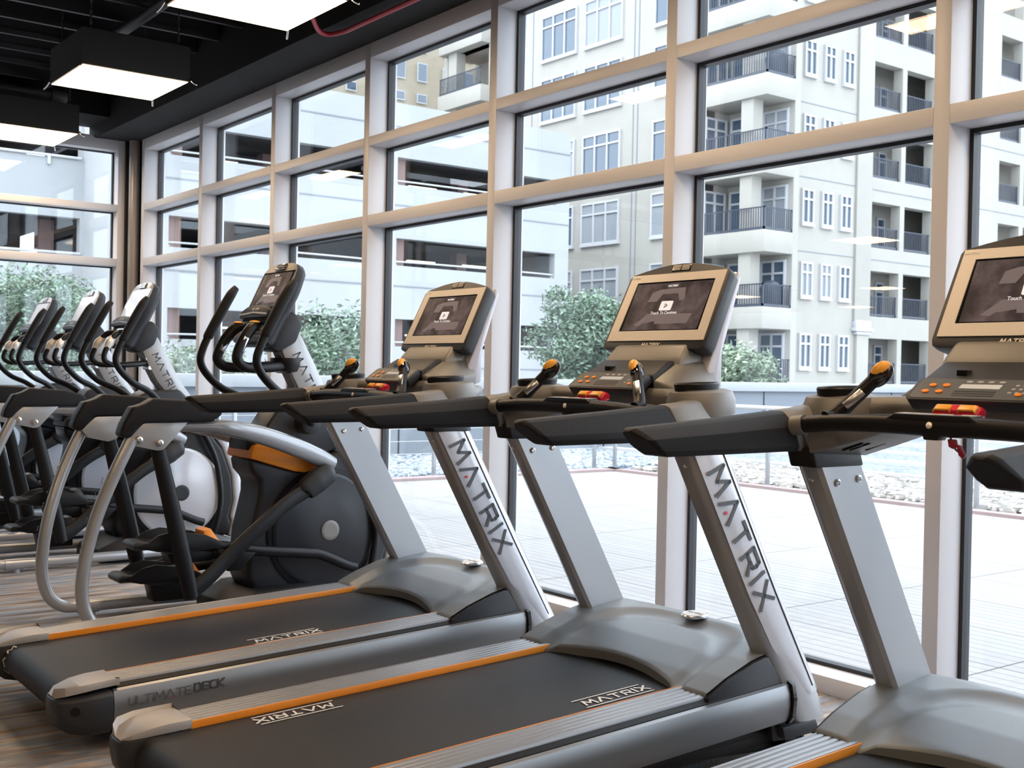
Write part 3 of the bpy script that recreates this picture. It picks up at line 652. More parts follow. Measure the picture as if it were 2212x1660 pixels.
    def plate(nm, pts, m, d, t=.0012, par=None):
        k = len(pts); mm = MB().add([KP(u, v, d) for u, v in pts] + [KP(u, v, d + t) for u, v in pts], [tuple(range(k)), tuple(range(2 * k - 1, k - 1, -1))] + [(i, (i + 1) % k, k + (i + 1) % k, k + i) for i in range(k)])
        return B(nm, mm, m, par=par or kp, smooth=False)
    plate('key_face', [(-.14, .010), (-.13, .004), (.13, .004), (.14, .010), (.138, L - .006), (.13, L - .001), (-.13, L - .001), (-.138, L - .006)], M_keys, 0, .001)
    plate('display', [(-.035, L * .52), (.058, L * .52), (.060, L * .72), (-.033, L * .72)], M_lcd, .0012)
    def disc(u, v, ru, rv, n=14): return [(u + ru * cos(2 * pi * k / n), v + rv * sin(2 * pi * k / n)) for k in range(n)]
    for u, v in ((-.108, .30), (-.075, .30), (-.100, .60), (-.067, .60)): plate('button', disc(u, L * v + .004, .0088, .0055), M_orange, .001, .0025)
    plate('button', disc(.108, L * .28, .008, .005), M_orange, .001, .0025)
    for k in range(4): plate('key_mark', disc(-.02 + .025 * k, L * .86, .0075, .0035), M_pad, .001, .0006)
    for i in range(3):
        for j in range(3): plate('key_mark', disc(.085 + .016 * i + .004 * j, L * (.38 + .17 * j), .0045, .003), M_pad, .001, .0006)
    for j in range(3): plate('key_mark', [(-.04, L * (.18 + .1 * j)), (.055, L * (.18 + .1 * j)), (.055, L * (.22 + .1 * j)), (-.04, L * (.22 + .1 * j))], M_dgrey, .001, .0006)
    # emergency stop
    es = B('stop_button', MB().loft([[(x, 2.192, z - .018), (x, 2.225, z - .010), (x, 2.228, z + .002), (x, 2.205, z + .006), (x, 2.190, z - .006)] for x, z in ((-.052, 1.036), (-.042, 1.045), (.042, 1.045), (.052, 1.036))]), M_redp, .002)
    for a, b in ((-.049, -.010), (.010, .049)):
        B('stop_band', MB().loft([[(x, 2.1885, z - .004), (x, 2.204, z + .009), (x, 2.198, z + .010), (x, 2.1865, z + .0)] for x, z in ((a, 1.036), (a * .9, 1.041), (b * .9, 1.041), (b, 1.036))]), M_amber, .001, par=es)
    # tray, neck
    B('tray', MB().loft([[(-.150, 2.300, 1.075), (.150, 2.300, 1.075), (.150, 2.50, 1.06), (-.150, 2.50, 1.06)], [(-.150, 2.300, 1.100), (.150, 2.300, 1.100), (.150, 2.50, 1.12), (-.150, 2.50, 1.12)], [(-.140, 2.372, 1.143), (.140, 2.372, 1.143), (.140, 2.50, 1.143), (-.140, 2.50, 1.143)]]), M_dgrey, .006)
    B('usb_port', MB().prism([(-.075, 1.112), (-.050, 1.112), (-.050, 1.124), (-.075, 1.124)], 2.318, 2.352, 'y'), M_gloss)
    B('port_cover', MB().loft([[(a, 2.318 + (z - 1.108) * 1.6, z) for a, z in ((.06, 1.110), (.10, 1.110), (.10, 1.132), (.06, 1.132))], [(a, 2.345 + (z - 1.108) * 1.6, z) for a, z in ((.06, 1.110), (.10, 1.110), (.10, 1.132), (.06, 1.132))]]), M_grey)
    for s in (-1, 1):
        B('tray_wing', MB().loft([[(s * .150, 2.30, 1.06), (s * .150, 2.30, 1.085), (s * .150, 2.40, 1.142), (s * .150, 2.50, 1.15), (s * .150, 2.50, 1.06)], [(s * .19, 2.31, 1.055), (s * .19, 2.31, 1.075), (s * .185, 2.40, 1.115), (s * .18, 2.50, 1.14), (s * .18, 2.50, 1.06)], [(s * .225, 2.33, 1.05), (s * .225, 2.33, 1.063), (s * .22, 2.40, 1.075), (s * .21, 2.50, 1.09), (s * .21, 2.50, 1.05)]]), M_grey, .005)
    B('neck', MB().loft([[(-.165, 2.385, 1.125), (.165, 2.385, 1.125), (.175, 2.50, 1.11), (-.175, 2.50, 1.11)], [(-.160, 2.402, 1.155), (.160, 2.402, 1.155), (.17, 2.52, 1.15), (-.17, 2.52, 1.15)], [(-.150, 2.43, 1.19), (.150, 2.43, 1.19), (.15, 2.55, 1.21), (-.15, 2.55, 1.21)]]), M_grey, .010)
    # console
    fb, ft = Vector((0, 2.4315, 1.178)), Vector((0, 2.5455, 1.412)); e = (ft - fb).normalized(); L = (ft - fb).length; nr = Vector((0, -e.z, e.y))
    def C_(u, v, d=0): return fb + Vector((u, 0, 0)) + e * v + nr * d
    w0, w1 = .219, .211
    out = [(-w0 + .02, 0), (w0 - .02, 0), (w0 - .005, .006), (w0, .022), (w1, L - .006), (w1 - .008, L + .006)]
    for k in range(1, 8): t = k / 8; x = w1 - .008 - 2 * (w1 - .008) * t; out.append((x, L + .006 + .032 * sin(pi * t)))
    out += [(-w1 + .008, L + .006), (-w1, L - .006), (-w0, .022), (-w0 + .005, .006)]
    con = B('console', MB().loft([[C_(u, v, 0) for u, v in out], [C_(u * 1.004, v, -.022) for u, v in out], [C_(u * .97, .004 + v * .97, -.050) for u, v in out]]), M_dgrey, .003)
    bz = [(-.206, .028), (.206, .028), (.200, L + .002), (-.200, L + .002)]; hole = [(-.170, .062), (.170, .062), (.165, L - .026), (-.165, L - .026)]
    mb = MB(); n4 = 4
    v = [C_(u, w, .0025) for u, w in bz] + [C_(u, w, .0025) for u, w in hole] + [C_(u, w, -.001) for u, w in bz] + [C_(u, w, -.004) for u, w in hole]
    f = []
    for i in range(4):
        j = (i + 1) % 4; f += [(i, j, 4 + j, 4 + i), (8 + i, 8 + j, j, i), (4 + i, 4 + j, 12 + j, 12 + i)]
    B('bezel', mb.add(v, f), M_bezel, par=con, smooth=False)
    sb, st = C_(0, .060, -.0015), C_(0, L - .024, -.0015)
    mb = MB(); q = [C_(u, w, .0004) for u, w in ((-.171, .061), (.171, .061), (.166, L - .025), (-.166, L - .025))]; q2 = [C_(u, w, .0004) for u, w in ((-.162, .068), (.162, .068), (.158, L - .033), (-.158, L - .033))]
    B('screen_border', MB().add(q + q2, [(0, 1, 5, 4), (1, 2, 6, 5), (2, 3, 7, 6), (3, 0, 4, 7)]), M_gloss, par=con, smooth=False)
    sc = screen_face(con, (C_(0, .066, .0)[1], C_(0, .066, .0)[2]), (C_(0, L - .031, 0)[1], C_(0, L - .031, 0)[2]), .160, S)
    lettering('lettering', 'MATRIX', C_(-.045, .009, .0008), (1, 0, 0), e, .011, con, M_txb, thick=.22, gap=.3, shift=S, slant=.25)
    lettering('lettering', 'MATRIX', C_(-.198, L - .012, .003), (1, 0, 0), e, .0055, con, M_txw, thick=.2, gap=.35, shift=S, slant=.1)
    vt = B('speaker_grille', MB().loft([[C_(u, w, d) for u, w in ((-.035, L + .010), (.045, L + .010), (.042, L + .031), (-.030, L + .031))] for d in (-.002, .0015)]), M_gloss, .001, par=con)
    for k in range(4):
        a = L + .012 + .005 * k
        for u0_, u1_ in ((-.031, .002), (.007, .040)): B('grille_bar', MB().loft([[C_(u, w, d) for u, w in ((u0_, a), (u1_, a), (u1_, a + .0022), (u0_, a + .0022))] for d in (.001, .003)]), M_bezel, par=con)
    B('console_back', MB().prism([(2.595, 1.415), (2.612, 1.392), (2.535, 1.17), (2.535, 1.06), (2.49, 1.05), (2.47, 1.12), (2.53, 1.25)], -.198, .198), M_back, .01)
    return r, belt
tm, belt0 = treadmill()
tm2 = copy_tree(tm); tm3 = copy_tree(tm)
tm.location = (-3.69, .93, 0); tm2.location = (-2.525, .96, 0); tm3.location = (-1.365, .96, 0)
tag(tm, 'grey treadmill farthest from the camera, standing beside the elliptical machine with the orange cover', 'treadmill', 'row of treadmills')
tag(tm2, 'middle treadmill of the row, its whole white-lettered upright facing the camera', 'treadmill', 'row of treadmills')
tag(tm3, 'nearest treadmill at the right edge, its screen cut off by the picture', 'treadmill', 'row of treadmills')
def belt_text(root, x0, y0, x1, y1, h, flip=False):
    cx_, cy_ = root.location.x, root.location.y
    bl = [c for c in root.children if c.name.startswith('belt')][0]
    S = (cx_, cy_, 0); sh = cy_ - .96
    def P(x, y): return Vector((x, y, R_(y - sh) - .0165))
    U = (P(x1, y1) - P(x0, y0)); V = Vector((0, 0, 1)).cross(U).normalized()
    ln = U.length; thick = .24
    hh = ln / 6.9
    lettering('lettering', 'MATRIX', P(x0, y0), U, V, hh, bl, M_txw, thick=.2, gap=.33, shift=S, slant=.12)
    U.normalize()
    for k in (-.45, 1.45):
        a = P(x0, y0) + V * hh * k - U * .015; b = P(x1, y1) + V * hh * k + U * .0
        mb = MB(); t = V * .0022; mb.add([a - t, b - t, b + t, a + t, a - t + Vector((0, 0, .0006)), b - t + Vector((0, 0, .0006)), b + t + Vector((0, 0, .0006)), a + t + Vector((0, 0, .0006))], [(0, 1, 2, 3), (7, 6, 5, 4), (0, 1, 5, 4), (1, 2, 6, 5), (2, 3, 7, 6), (3, 0, 4, 7)])
        build('line_mark', mb, M_txw, bl, smooth=False, shift=S)
belt_text(tm2, -2.308, 2.02, -2.308, 2.25, .03)
belt_text(tm2, -2.765, 1.50, -2.765, 1.28, .03)
belt_text(tm, -3.48, 1.62, -3.48, 1.85, .03)
# writing that runs over the rear roller of the far treadmill
S1 = (-3.69, .93, 0); bl = [c for c in tm.children if c.name.startswith('belt')][0]
for k, (ch, a) in enumerate((('M', 62), ('A', 115), ('T', 165))):
    a0 = radians(a); yc, zc, rr = 1.035 - .03, R_(1.035) - .066, .0488
    P = Vector((-3.935, yc - rr * sin(a0 - radians(28)), zc + rr * cos(a0 - radians(28)))); U = Vector((0, -cos(a0 - radians(28)), -sin(a0 - radians(28))))
    lettering('lettering', ch, P - U * .016, U, (-1, 0, 0), .026, bl, M_txw, thick=.2, shift=S1)
# safety clip hanging under the nearest bar
S3 = tuple(tm3.location)
sc_ = MB().tube([(-1.33, 2.125, .985), (-1.325, 2.13, .965), (-1.312, 2.13, .955)], .002, 6, 3)
clip = build('safety_cord', sc_, M_blackp, tm3, shift=S3)
build('safety_clip', MB().prism([(-1.335, .982), (-1.318, .982), (-1.314, .968), (-1.322, .962), (-1.332, .966)], 2.12, 2.13, 'y').prism([(-1.318, .972), (-1.308, .970), (-1.298, .950), (-1.303, .943), (-1.312, .950)], 2.124, 2.132, 'y'), M_clip, clip, .002, shift=S3)

# ------------------------------------------------------------------ elliptical machines
ES = (0, 1.4, 0)
def elliptical(first=True):
    r = empty('elliptical_trainer', ES); S = ES
    B = lambda n, mb, m, bev=0, par=None, **k: build(n, mb, m, par or r, bev, shift=S, **k)
    for s in (-1, 1):
        t = B('rear_tube', MB().tube([(s * .32, 1.560, .81), (s * .315, 1.50, .68), (s * .30, 1.445, .535), (s * .288, 1.408, .393), (s * .28, 1.390, .26), (s * .276, 1.395, .17), (s * .275, 1.425, .095), (s * .275, 1.48, .053), (s * .275, 1.55, .045)], .0255, 16), M_silver)
        B('rail_coupling', MB().tube([(s * .275, 1.54, .044), (s * .275, 1.63, .044)], .030, 16).tube([(s * .275, 1.60, .03), (s * .275, 1.60, .0)], .018, 12), M_silver)
        for k, (y, z) in enumerate(((1.478, .655), (1.452, .60), (1.436, .555), (1.42, .50), (1.408, .45), (1.40, .40))):
            nn = Vector((-.35, -.9, .2)).normalized()
            lettering('lettering', 'MATRIX'[k], Vector((s * .30 - .012, y - .022, z)), (0, -.25, -.97), (-.8, .55, 0), .020, t, M_txt, shift=S)
        B('base_rail', MB().tube([(s * .275, 1.62, .045), (s * .275, 1.90, .045), (s * .265, 2.15, .045), (s * .24, 2.40, .045)], .027, 16), M_silver)
        br = B('bracket', MB().prism([(1.545, .812), (1.60, .866), (1.612, .870), (1.785, .872), (1.695, .772), (1.680, .762), (1.66, .760), (1.572, .780), (1.558, .790)], s * .322, s * .330).prism([(1.545, .812), (1.60, .866), (1.612, .870), (1.785, .872), (1.695, .772), (1.66, .760), (1.572, .780)], s * .268, s * .276), M_silver, .0015)
        for y, z in ((1.585, .805), (1.668, .791)):
            B('bolt', MB().lathe((s * .330, y, z), (s, 0, 0), [(.0165, 0), (.0165, .004), (.013, .011), (.006, .014), (.004, .008)], 16), M_chrome, par=br)
        B('padded_grip', MB().prism([(1.506, .826), (1.520, .870), (1.556, .936), (1.575, .938), (1.605, .948), (1.638, .968), (1.66, .968), (1.814, .959), (1.90, .938), (1.925, .920), (1.925, .900), (1.884, .874), (1.605, .872), (1.58, .850), (1.548, .812), (1.52, .815)], s * .270, s * .345), M_arm, .014, seg=3)
        B('upper_beam', MB().tube([(s * .307, 1.62, .850), (s * .307, 1.85, .853), (s * .300, 1.98, .842), (s * .262, 2.15, .806), (s * .215, 2.33, .748), (s * .175, 2.47, .695), (s * .16, 2.54, .665)], [.018, .020, .023, .025, .026, .025, .022], 16, flat=[.014, .026, .034, .040, .042, .040, .032], side=(1, 0, 0)), M_beam)
        B('pendulum_arm', MB().tube([(s * .30, 1.668, .79), (s * .30, 1.735, .52), (s * .30, 1.792, .28), (s * .30, 1.822, .150)], [.018, .018, .019, .020], 16, flat=[.030, .036, .036, .030], side=(1, 0, 0)), M_blackp)
        # foot pedal
        dy, dz = (0, 0) if s > 0 else (.055, -.19)
        px = s * .17
        pd = B('pedal', MB().prism([(1.605 + dy, .350 + dz), (1.600 + dy, .372 + dz), (1.62 + dy, .385 + dz), (1.70 + dy, .378 + dz), (1.95 + dy, .360 + dz), (1.97 + dy, .335 + dz), (1.75 + dy, .325 + dz), (1.69 + dy, .350 + dz)], px - .075, px + .075), M_dgrey, .008)
        for k in (-1, 1):
            B('pedal_rim', MB().prism([(1.60 + dy, .366 + dz), (1.655 + dy, .378 + dz), (1.70 + dy, .408 + dz), (1.76 + dy, .420 + dz), (1.90 + dy, .398 + dz), (1.97 + dy, .365 + dz), (1.97 + dy, .335 + dz), (1.70 + dy, .34 + dz)], px + k * .070, px + k * .080), M_blackp, .003, par=pd)
        for k in range(7): B('pedal_tread', MB().box(px - .055 + k * .017, px - .048 + k * .017, 1.63 + dy, 1.90 + dy, .372 + dz, .383 + dz), M_blackp, par=pd)
        B('toe_stop', MB().loft([[(px - .06, 1.905 + dy, .362 + dz), (px - .045, 1.905 + dy, .41 + dz), (px + .045, 1.905 + dy, .41 + dz), (px + .06, 1.905 + dy, .362 + dz)], [(px - .06, 1.925 + dy, .362 + dz), (px - .048, 1.935 + dy, .418 + dz), (px + .048, 1.935 + dy, .418 + dz), (px + .06, 1.925 + dy, .362 + dz)], [(px - .06, 1.975 + dy, .355 + dz), (px - .05, 1.972 + dy, .368 + dz), (px + .05, 1.972 + dy, .368 + dz), (px + .06, 1.975 + dy, .355 + dz)]]), M_orange if first else M_dgrey, .003, par=pd)
        if s > 0: pth = [(px + .05, 1.75, .355), (px + .05, 1.95, .345), (px + .045, 2.15, .308), (px + .03, 2.38, .278), (px + .02, 2.47, .262), (px + .01, 2.60, .205), (px, 2.66, .185)]
        else: pth = [(px - .05, 1.80, .170), (px - .05, 2.05, .185), (px - .045, 2.20, .20), (px - .03, 2.40, .26), (px - .01, 2.55, .36), (px, 2.60, .42)]
        B('pedal_bar', MB().tube(pth, .017, 14, flat=.023, side=(1, 0, 0)), M_blackp)
        B('roller', MB().prism([(1.77 + dy, .25 + dz + (.03 if s > 0 else 0)), (1.95 + dy, .25 + dz + (.03 if s > 0 else 0)), (1.95 + dy, .33 + dz), (1.75 + dy, .33 + dz)], px - .045, px + .045), M_blackp, .006)
        # link to the crank
        k0 = [(s * .285, 1.815, .165), (s * .27, 1.90, .215), (s * .25, 2.00, .295), (s * .235, 2.15, .41), (s * .22, 2.28, .505), (s * .205, 2.40, .565)] if s > 0 else [(s * .285, 1.815, .165), (s * .26, 1.95, .20), (s * .24, 2.15, .22), (s * .205, 2.40, .20)]
        B('link_bar', MB().tube(k0, .015, 14, flat=.034, side=(1, 0, 0)), M_blackp)
        B('pivot_plate', MB().prism([(1.955, .335 + dz * .6), (2.13, .305 + dz * .6), (2.06, .235 + dz * .3), (2.00, .235 + dz * .3)], s * .235, s * .248), M_blackp, .004)
        th = radians(36); Rx = Matrix.Rotation(th, 3, 'X'); cz = .605 if s > 0 else .20
        cc = B('crank_cap', MB().tube([(s * .20, 2.375, cz - .055), (s * .20, 2.385, cz - .045), (s * .20, 2.44, cz - .008), (s * .20, 2.50, cz + .025), (s * .20, 2.522, cz + .034)], [.030, .040, .044, .036, .014], 20, flat=[.034, .050, .056, .046, .018], side=(1, 0, 0)), M_dgrey)
        for yy, zz in ((.035, .045), (.0, -.02)): B('screw_hole', MB().lathe((s * .230, 2.445 + yy * .6, cz + yy * .5 + zz * .2), (s, 0, 0), [(.005, 0), (.005, .006)], 8), M_gloss, par=cc)
        # wheel disc
        dm = M_dgrey if first else M_white
        wd = B('disc_cover', MB().lathe((s * .118, 2.525, .362), (s, 0, 0), [(.262, -.01), (.262, .006), (.250, .012), (.245, .012), (.15, .026), (.06, .032)], 48), M_disc if first else dm)
        B('disc_ring', MB().lathe((s * .118, 2.525, .362), (s, 0, 0), [(.285, -.012), (.285, .001), (.264, .004), (.264, -.012)], 48), M_blackp, par=wd)
        B('hub', MB().lathe((s * .118, 2.535, .362), (s, 0, 0), [(.046, .028), (.046, .036), (.043, .038), (.03, .0375)], 28), M_grey if first else M_dgrey, par=wd)
        # curved bar over the disc
        B('curved_bar', MB().tube([(s * .135, 2.60, .80), (s * .145, 2.677, .683), (s * .15, 2.735, .56), (s * .15, 2.765, .43), (s * .15, 2.775, .31), (s * .15, 2.755, .18), (s * .145, 2.725, .085)], .0165, 14), M_blackp)
        # moving handle
        oy = 0.0 if (first or s > 0) else 0.0
        hb = [(s * .17, 2.42, .852), (s * .23, 2.36, .90), (s * .275, 2.285, .955), (s * .298, 2.191, 1.000), (s * .303, 2.118, 1.067), (s * .305, 2.090, 1.125), (s * .307, 2.103, 1.186), (s * .308, 2.130, 1.245)]
        h = B('handle', MB().tube(hb, .0180, 14), M_blackp)
        B('handle_grip', MB().tube([(s * .308, 2.124, 1.232), (s * .308, 2.132, 1.25), (s * .307, 2.19, 1.36), (s * .306, 2.235, 1.44), (s * .306, 2.262, 1.475)], [.0205, .023, .024, .0225, .015], 14, flat=[.0205, .026, .027, .024, .010]), M_arm, par=h)
        B('handle_pivot', MB().lathe((s * .10, 2.42, .852), (s, 0, 0), [(.048, 0), (.05, .05), (.046, .075), (.03, .082)], 24), M_dgrey if first else M_silver)
    # frame cross and front base
    B('front_base', MB().loft([[(a * w, y, z) for a, z in ((-1, 0), (-1, h * .6), (-.8, h), (.8, h), (1, h * .6), (1, 0))] for y, w, h in ((2.05, .21, .07), (2.16, .24, .125), (2.4, .25, .13), (2.75, .22, .11), (2.93, .20, .05))]), M_dgrey, .006)
    B('shroud', MB().prism([(2.150, .70), (2.165, .64), (2.205, .596), (2.205, .54), (2.190, .47), (2.166, .373), (2.158, .26), (2.159, .17), (2.185, .11), (2.35, .095), (2.70, .08), (2.84, .09), (2.865, .16), (2.85, .20), (2.875, .30), (2.86, .45), (2.80, .61), (2.72, .71), (2.58, .72), (2.50, .67), (2.42, .635), (2.32, .655)], -.112, .112), M_dgrey if first else M_blackp, .022, seg=3)
    B('front_shell', MB().prism([(2.72, .72), (2.80, .62), (2.865, .45), (2.882, .30), (2.862, .20), (2.875, .17), (2.85, .08), (2.90, .07), (2.928, .18), (2.935, .30), (2.915, .47), (2.84, .66), (2.74, .82), (2.68, .80)], -.10, .10), M_white, .018, seg=3)
    B('top_cover', MB().prism([(2.148, .70), (2.160, .752), (2.20, .765), (2.36, .755), (2.515, .690), (2.52, .668), (2.47, .640), (2.41, .628), (2.36, .635), (2.25, .668)], -.135, .135), M_orange if first else M_dgrey, .012)
    B('rear_bumper', MB().prism([(2.140, .735), (2.150, .795), (2.24, .80), (2.235, .745), (2.215, .725)], -.10, .10), M_blackp, .012)
    B('mast_base', MB().prism([(2.16, .76), (2.235, .83), (2.30, .925), (2.36, .955), (2.54, .96), (2.64, .86), (2.68, .76), (2.52, .70), (2.36, .76)], -.10, .10), M_dgrey, .02, seg=3)
    B('mast', MB().prism([(2.300, 1.235), (2.357, 1.113), (2.412, 1.01), (2.476, .93), (2.60, .72), (2.78, .64), (2.628, .915), (2.548, 1.019), (2.492, 1.13), (2.395, 1.30)], -.052, .052), M_silver, .010)
    ms = [c for c in r.children if c.name.startswith('mast')][-1]
    B('mast_rear_strip', MB().prism([(2.296, 1.232), (2.353, 1.110), (2.408, 1.007), (2.472, .927), (2.476, .93), (2.412, 1.01), (2.357, 1.113), (2.300, 1.235)], -.036, .036), M_grey, par=ms)
    lettering('lettering', 'MATRIX', (.0527, 2.382, 1.158), (0, .48, -.877), (0, .877, .48), .038, ms, M_txt, thick=.17, gap=.42, shift=S, dot=M_dot if first else None)
    # fixed pulse grips
    rr = .023 if first else .0150
    for s in (-1, 1):
        pth = [(s * .02, 2.37, 1.112), (s * .075, 2.25, 1.100), (s * .10, 2.14, 1.098), (s * .105, 2.095, 1.122), (s * .105, 2.092, 1.160), (s * .10, 2.122, 1.222), (s * .09, 2.165, 1.275), (s * .07, 2.205, 1.288)]
        g = B('pulse_grip', MB().tube(pth, [rr * 1.1, rr, rr, rr, rr, rr * 1.1, rr * 1.1, rr * .8], 14), M_blackp)
        if first:
            q = Vector((s * .102, 2.112, 1.200)); ax = Vector((0, .42, .9)).normalized(); sd = Vector((1, 0, 0)); w = ax.cross(sd)
            P = [q + ax * t * .034 + w * k * .012 for t in (-1, 1) for k in (-1, 1)]; v = [p + sd * .012 for p in P] + [p + sd * .0225 for p in P]
            B('contact_plate', MB().add(v, [(0, 1, 3, 2), (4, 6, 7, 5), (0, 4, 5, 1), (2, 3, 7, 6), (0, 2, 6, 4), (1, 5, 7, 3)]), M_chrome, .003, par=g)
            B('grip_button', MB().ell((s * .085, 2.178, 1.300), (.022, .024, .007), None, 14, 8), M_amber, par=g)
        else:
            B('contact_plate', MB().tube([(s * .104, 2.094, 1.170), (s * .10, 2.122, 1.222), (s * .092, 2.155, 1.262)], [.010, .021, .012], 14, flat=[.010, .026, .014], side=(1, 0, 0)), M_bezel, par=g)
    if first:
        B('bottle_tray', MB().loft([[( .075 * cos(a) * k, 2.37 + .065 * sin(a) * k, z) for a in [2 * pi * i / 24 for i in range(24)]] for k, z in ((.5, 1.075), (.9, 1.085), (1.05, 1.12), (1.0, 1.145), (.85, 1.14), (.7, 1.105))]), M_blackp)
    else:
        B('grip_clamp', MB().lathe((-.05, 2.36, 1.140), (1, 0, 0), [(.013, 0), (.013, .10)], 16).lathe((-.05, 2.375, 1.085), (1, 0, 0), [(.012, 0), (.012, .10)], 16), M_chrome)
    # console
    fb, ft = Vector((0, 2.250, 1.352)), Vector((0, 2.357, 1.578)); e = (ft - fb).normalized(); L = (ft - fb).length; nr = Vector((0, -e.z, e.y))
    def C_(u, v, d=0): return fb + Vector((u, 0, 0)) + e * v + nr * d
    out = [(-.130, -.16), (.130, -.16), (.145, -.145), (.150, 0), (.168, .03), (.172, L - .07), (.162, L - .035), (.135, L - .012), (.09, L - .002), (0, L + .002), (-.09, L - .002), (-.135, L - .012), (-.162, L - .035), (-.172, L - .07), (-.168, .03), (-.150, 0), (-.145, -.145)]
    fm = M_grey if first else M_silver
    con = B('console', MB().loft([[C_(u, v, -.004) for u, v in out], [C_(u * 1.01, v, -.035) for u, v in out], [C_(u * .94, v * .96, -.055) for u, v in out], [C_(u * .55, v * .75, -.09) for u, v in out]]), M_dgrey, .004)
    o2 = [p for p in out[4:15]] + [(-.150, .012), (.150, .012)]
    B('front_frame', MB().loft([[C_(u * .985, v - .003, d) for u, v in o2] for d in (-.006, .001)]), fm, .002, par=con)
    a, b = C_(0, .022, .001), C_(0, L - .052, .001)
    B('screen_border', MB().loft([[C_(u, v, d) for u, v in ((-.152, .016), (.152, .016), (.158, L - .046), (-.158, L - .046))] for d in (.0, .0018)]), M_gloss, par=con)
    a, b = C_(0, .022, .0016), C_(0, L - .054, .0016)
    screen_face(con, (a.y, a.z), (b.y, b.z), .145, S, pale=not first, icon_h=.24)
    gr = B('speaker_grille', MB().loft([[C_(u, v, d) for u, v in ((-.055, L - .040), (.050, L - .040), (.045, L - .006), (-.050, L - .006))] for d in (-.002, .005)]), M_gloss, .002, par=con)
    for k in range(3):
        v0 = L - .036 + .010 * k
        for u0_, u1_ in ((-.045, -.006), (.0, .040)): B('grille_bar', MB().loft([[C_(u, v, d) for u, v in ((u0_, v0), (u1_, v0), (u1_, v0 + .005), (u0_, v0 + .005))] for d in (.005, .0075)]), M_chrome, par=con)
    B('console_mount', MB().prism([(2.32, 1.33), (2.375, 1.36), (2.425, 1.305), (2.39, 1.215), (2.30, 1.165), (2.255, 1.19)], -.080, .080), M_dgrey, .02)
    # lower key module
    vis = B('console_visor', MB().loft([[C_(u, v, d) for u, v in ((-.140, -.045), (.140, -.045), (.150, -.012), (.10, .012), (0, .018), (-.10, .012), (-.150, -.012))] for d in (.0, .030)]), M_dgrey, .004, par=con)
    lettering('lettering', 'MATRIX', C_(-.035, -.010, .0312), (1, 0, 0), e, .0105, con, M_txw, thick=.2, gap=.35, shift=S, slant=.15)
    B('visor_rim', MB().loft([[C_(u, v, d) for u, v in ((-.142, -.028), (0, -.018), (.142, -.028), (.138, -.036), (0, -.026), (-.138, -.036))] for d in (.028, .034)]), M_pad if first else M_grey, par=con)
    B('visor_slot', MB().loft([[C_(u, v, d) for u, v in ((-.132, -.070), (.132, -.070), (.136, -.036), (0, -.027), (-.136, -.036))] for d in (.0, .010)]), M_gloss, par=con)
    B('key_panel', MB().loft([[C_(u, v, d) for u, v in ((-.132, -.158), (.132, -.158), (.138, -.076), (-.138, -.076))] for d in (-.004, .012)]), M_keys, .004, par=con)
    def disc(u, v, ru, rv, n=12): return [C_(u + ru * cos(2 * pi * k / n), v + rv * sin(2 * pi * k / n), .012) for k in range(n)]
    def dd(nm, u, v, ru, rv, m, t=.0025): q = disc(u, v, ru, rv); B(nm, MB().loft([q, [p + nr * t for p in q]]), m, par=con)
    for u in (-.095, -.065): dd('button', u, -.095, .012, .010, M_orange)
    for u in (-.100, -.072): dd('button', u, -.126, .008, .007, M_orange if first else M_redp)
    for k in range(4): dd('key_mark', -.02 + .022 * k, -.088, .007, .007, M_pad, .0008)
    for i in range(3):
        for j in range(3): dd('key_mark', .078 + .02 * i, -.095 - .018 * j, .006, .005, M_pad, .0008)
    B('display', MB().loft([[C_(u, v, d) for u, v in ((-.038, -.128), (.035, -.128), (.035, -.106), (-.038, -.106))] for d in (.010, .0135)]), M_lcd, par=con)
    return r
e0 = elliptical(True); e0.location = (-4.85, 1.4, 0)
tag(e0, 'elliptical machine with orange top cover and dark disc, nearest to the treadmills', 'elliptical machine', 'row of elliptical machines')
e1 = elliptical(False); e2 = copy_tree(e1); e3 = copy_tree(e1)
for o, x, y, lb in ((e1, -6.65, 1.40, 'silver elliptical machine with white disc, directly behind the orange-covered one'),
                 (e2, -7.68, 1.42, 'silver elliptical machine, middle one of the three pale screens on the left'),
                 (e3, -8.74, 1.42, 'silver elliptical machine nearest the end wall, its screen leftmost in the row')):
    o.location = (x, y, 0); tag(o, lb, 'elliptical machine', 'row of elliptical machines')
c = build('power_cable', MB().tube([(-5.9, 3.30, .18), (-5.85, 3.24, .24), (-5.7, 3.18, .17), (-5.62, 3.12, .02), (-5.5, 3.0, .008), (-5.2, 2.97, .008)], .006, 8), M_txw)
tag(c, 'white cable looping along the floor below the windows behind the elliptical machines', 'cable')
c = build('power_cable', MB().tube([(-6.55, 2.96, .05), (-6.3, 3.05, .008), (-5.95, 3.1, .008), (-5.6, 3.05, .008)], .006, 8), M_blackp)
tag(c, 'black cable on the carpet at the foot of the white-disc elliptical machine', 'cable')

# ------------------------------------------------------------------ terrace
struct('terrace_floor', MB().box(-9.75, 12, 3.49, 8.87, -.10, -.002), M_terrace, smooth=False)
struct('trim_6', MB().box(-9.95, -9.75, 3.49, 9.02, -.05, .025).box(-9.95, 12, 8.87, 9.02, -.05, .025), M_curb, smooth=False)
struct('terrace_slab', MB().box(-12.6, 14, -14, 34, -.35, -.11).box(-13.2, -9.95, -14, 34, -.35, -.06), M_conc, smooth=False)
struct('street_ground', MB().box(-140, 60, -40, 140, -3.3, -3.0), M_ground, smooth=False)
def flat(name, x0, x1, y0, y1, z, m, label, cat, grp=None):
    n = build(name, MB().box(x0, x1, y0, y1, -.06, z), m, smooth=False); tag(n, label, cat, grp, 'stuff'); return n
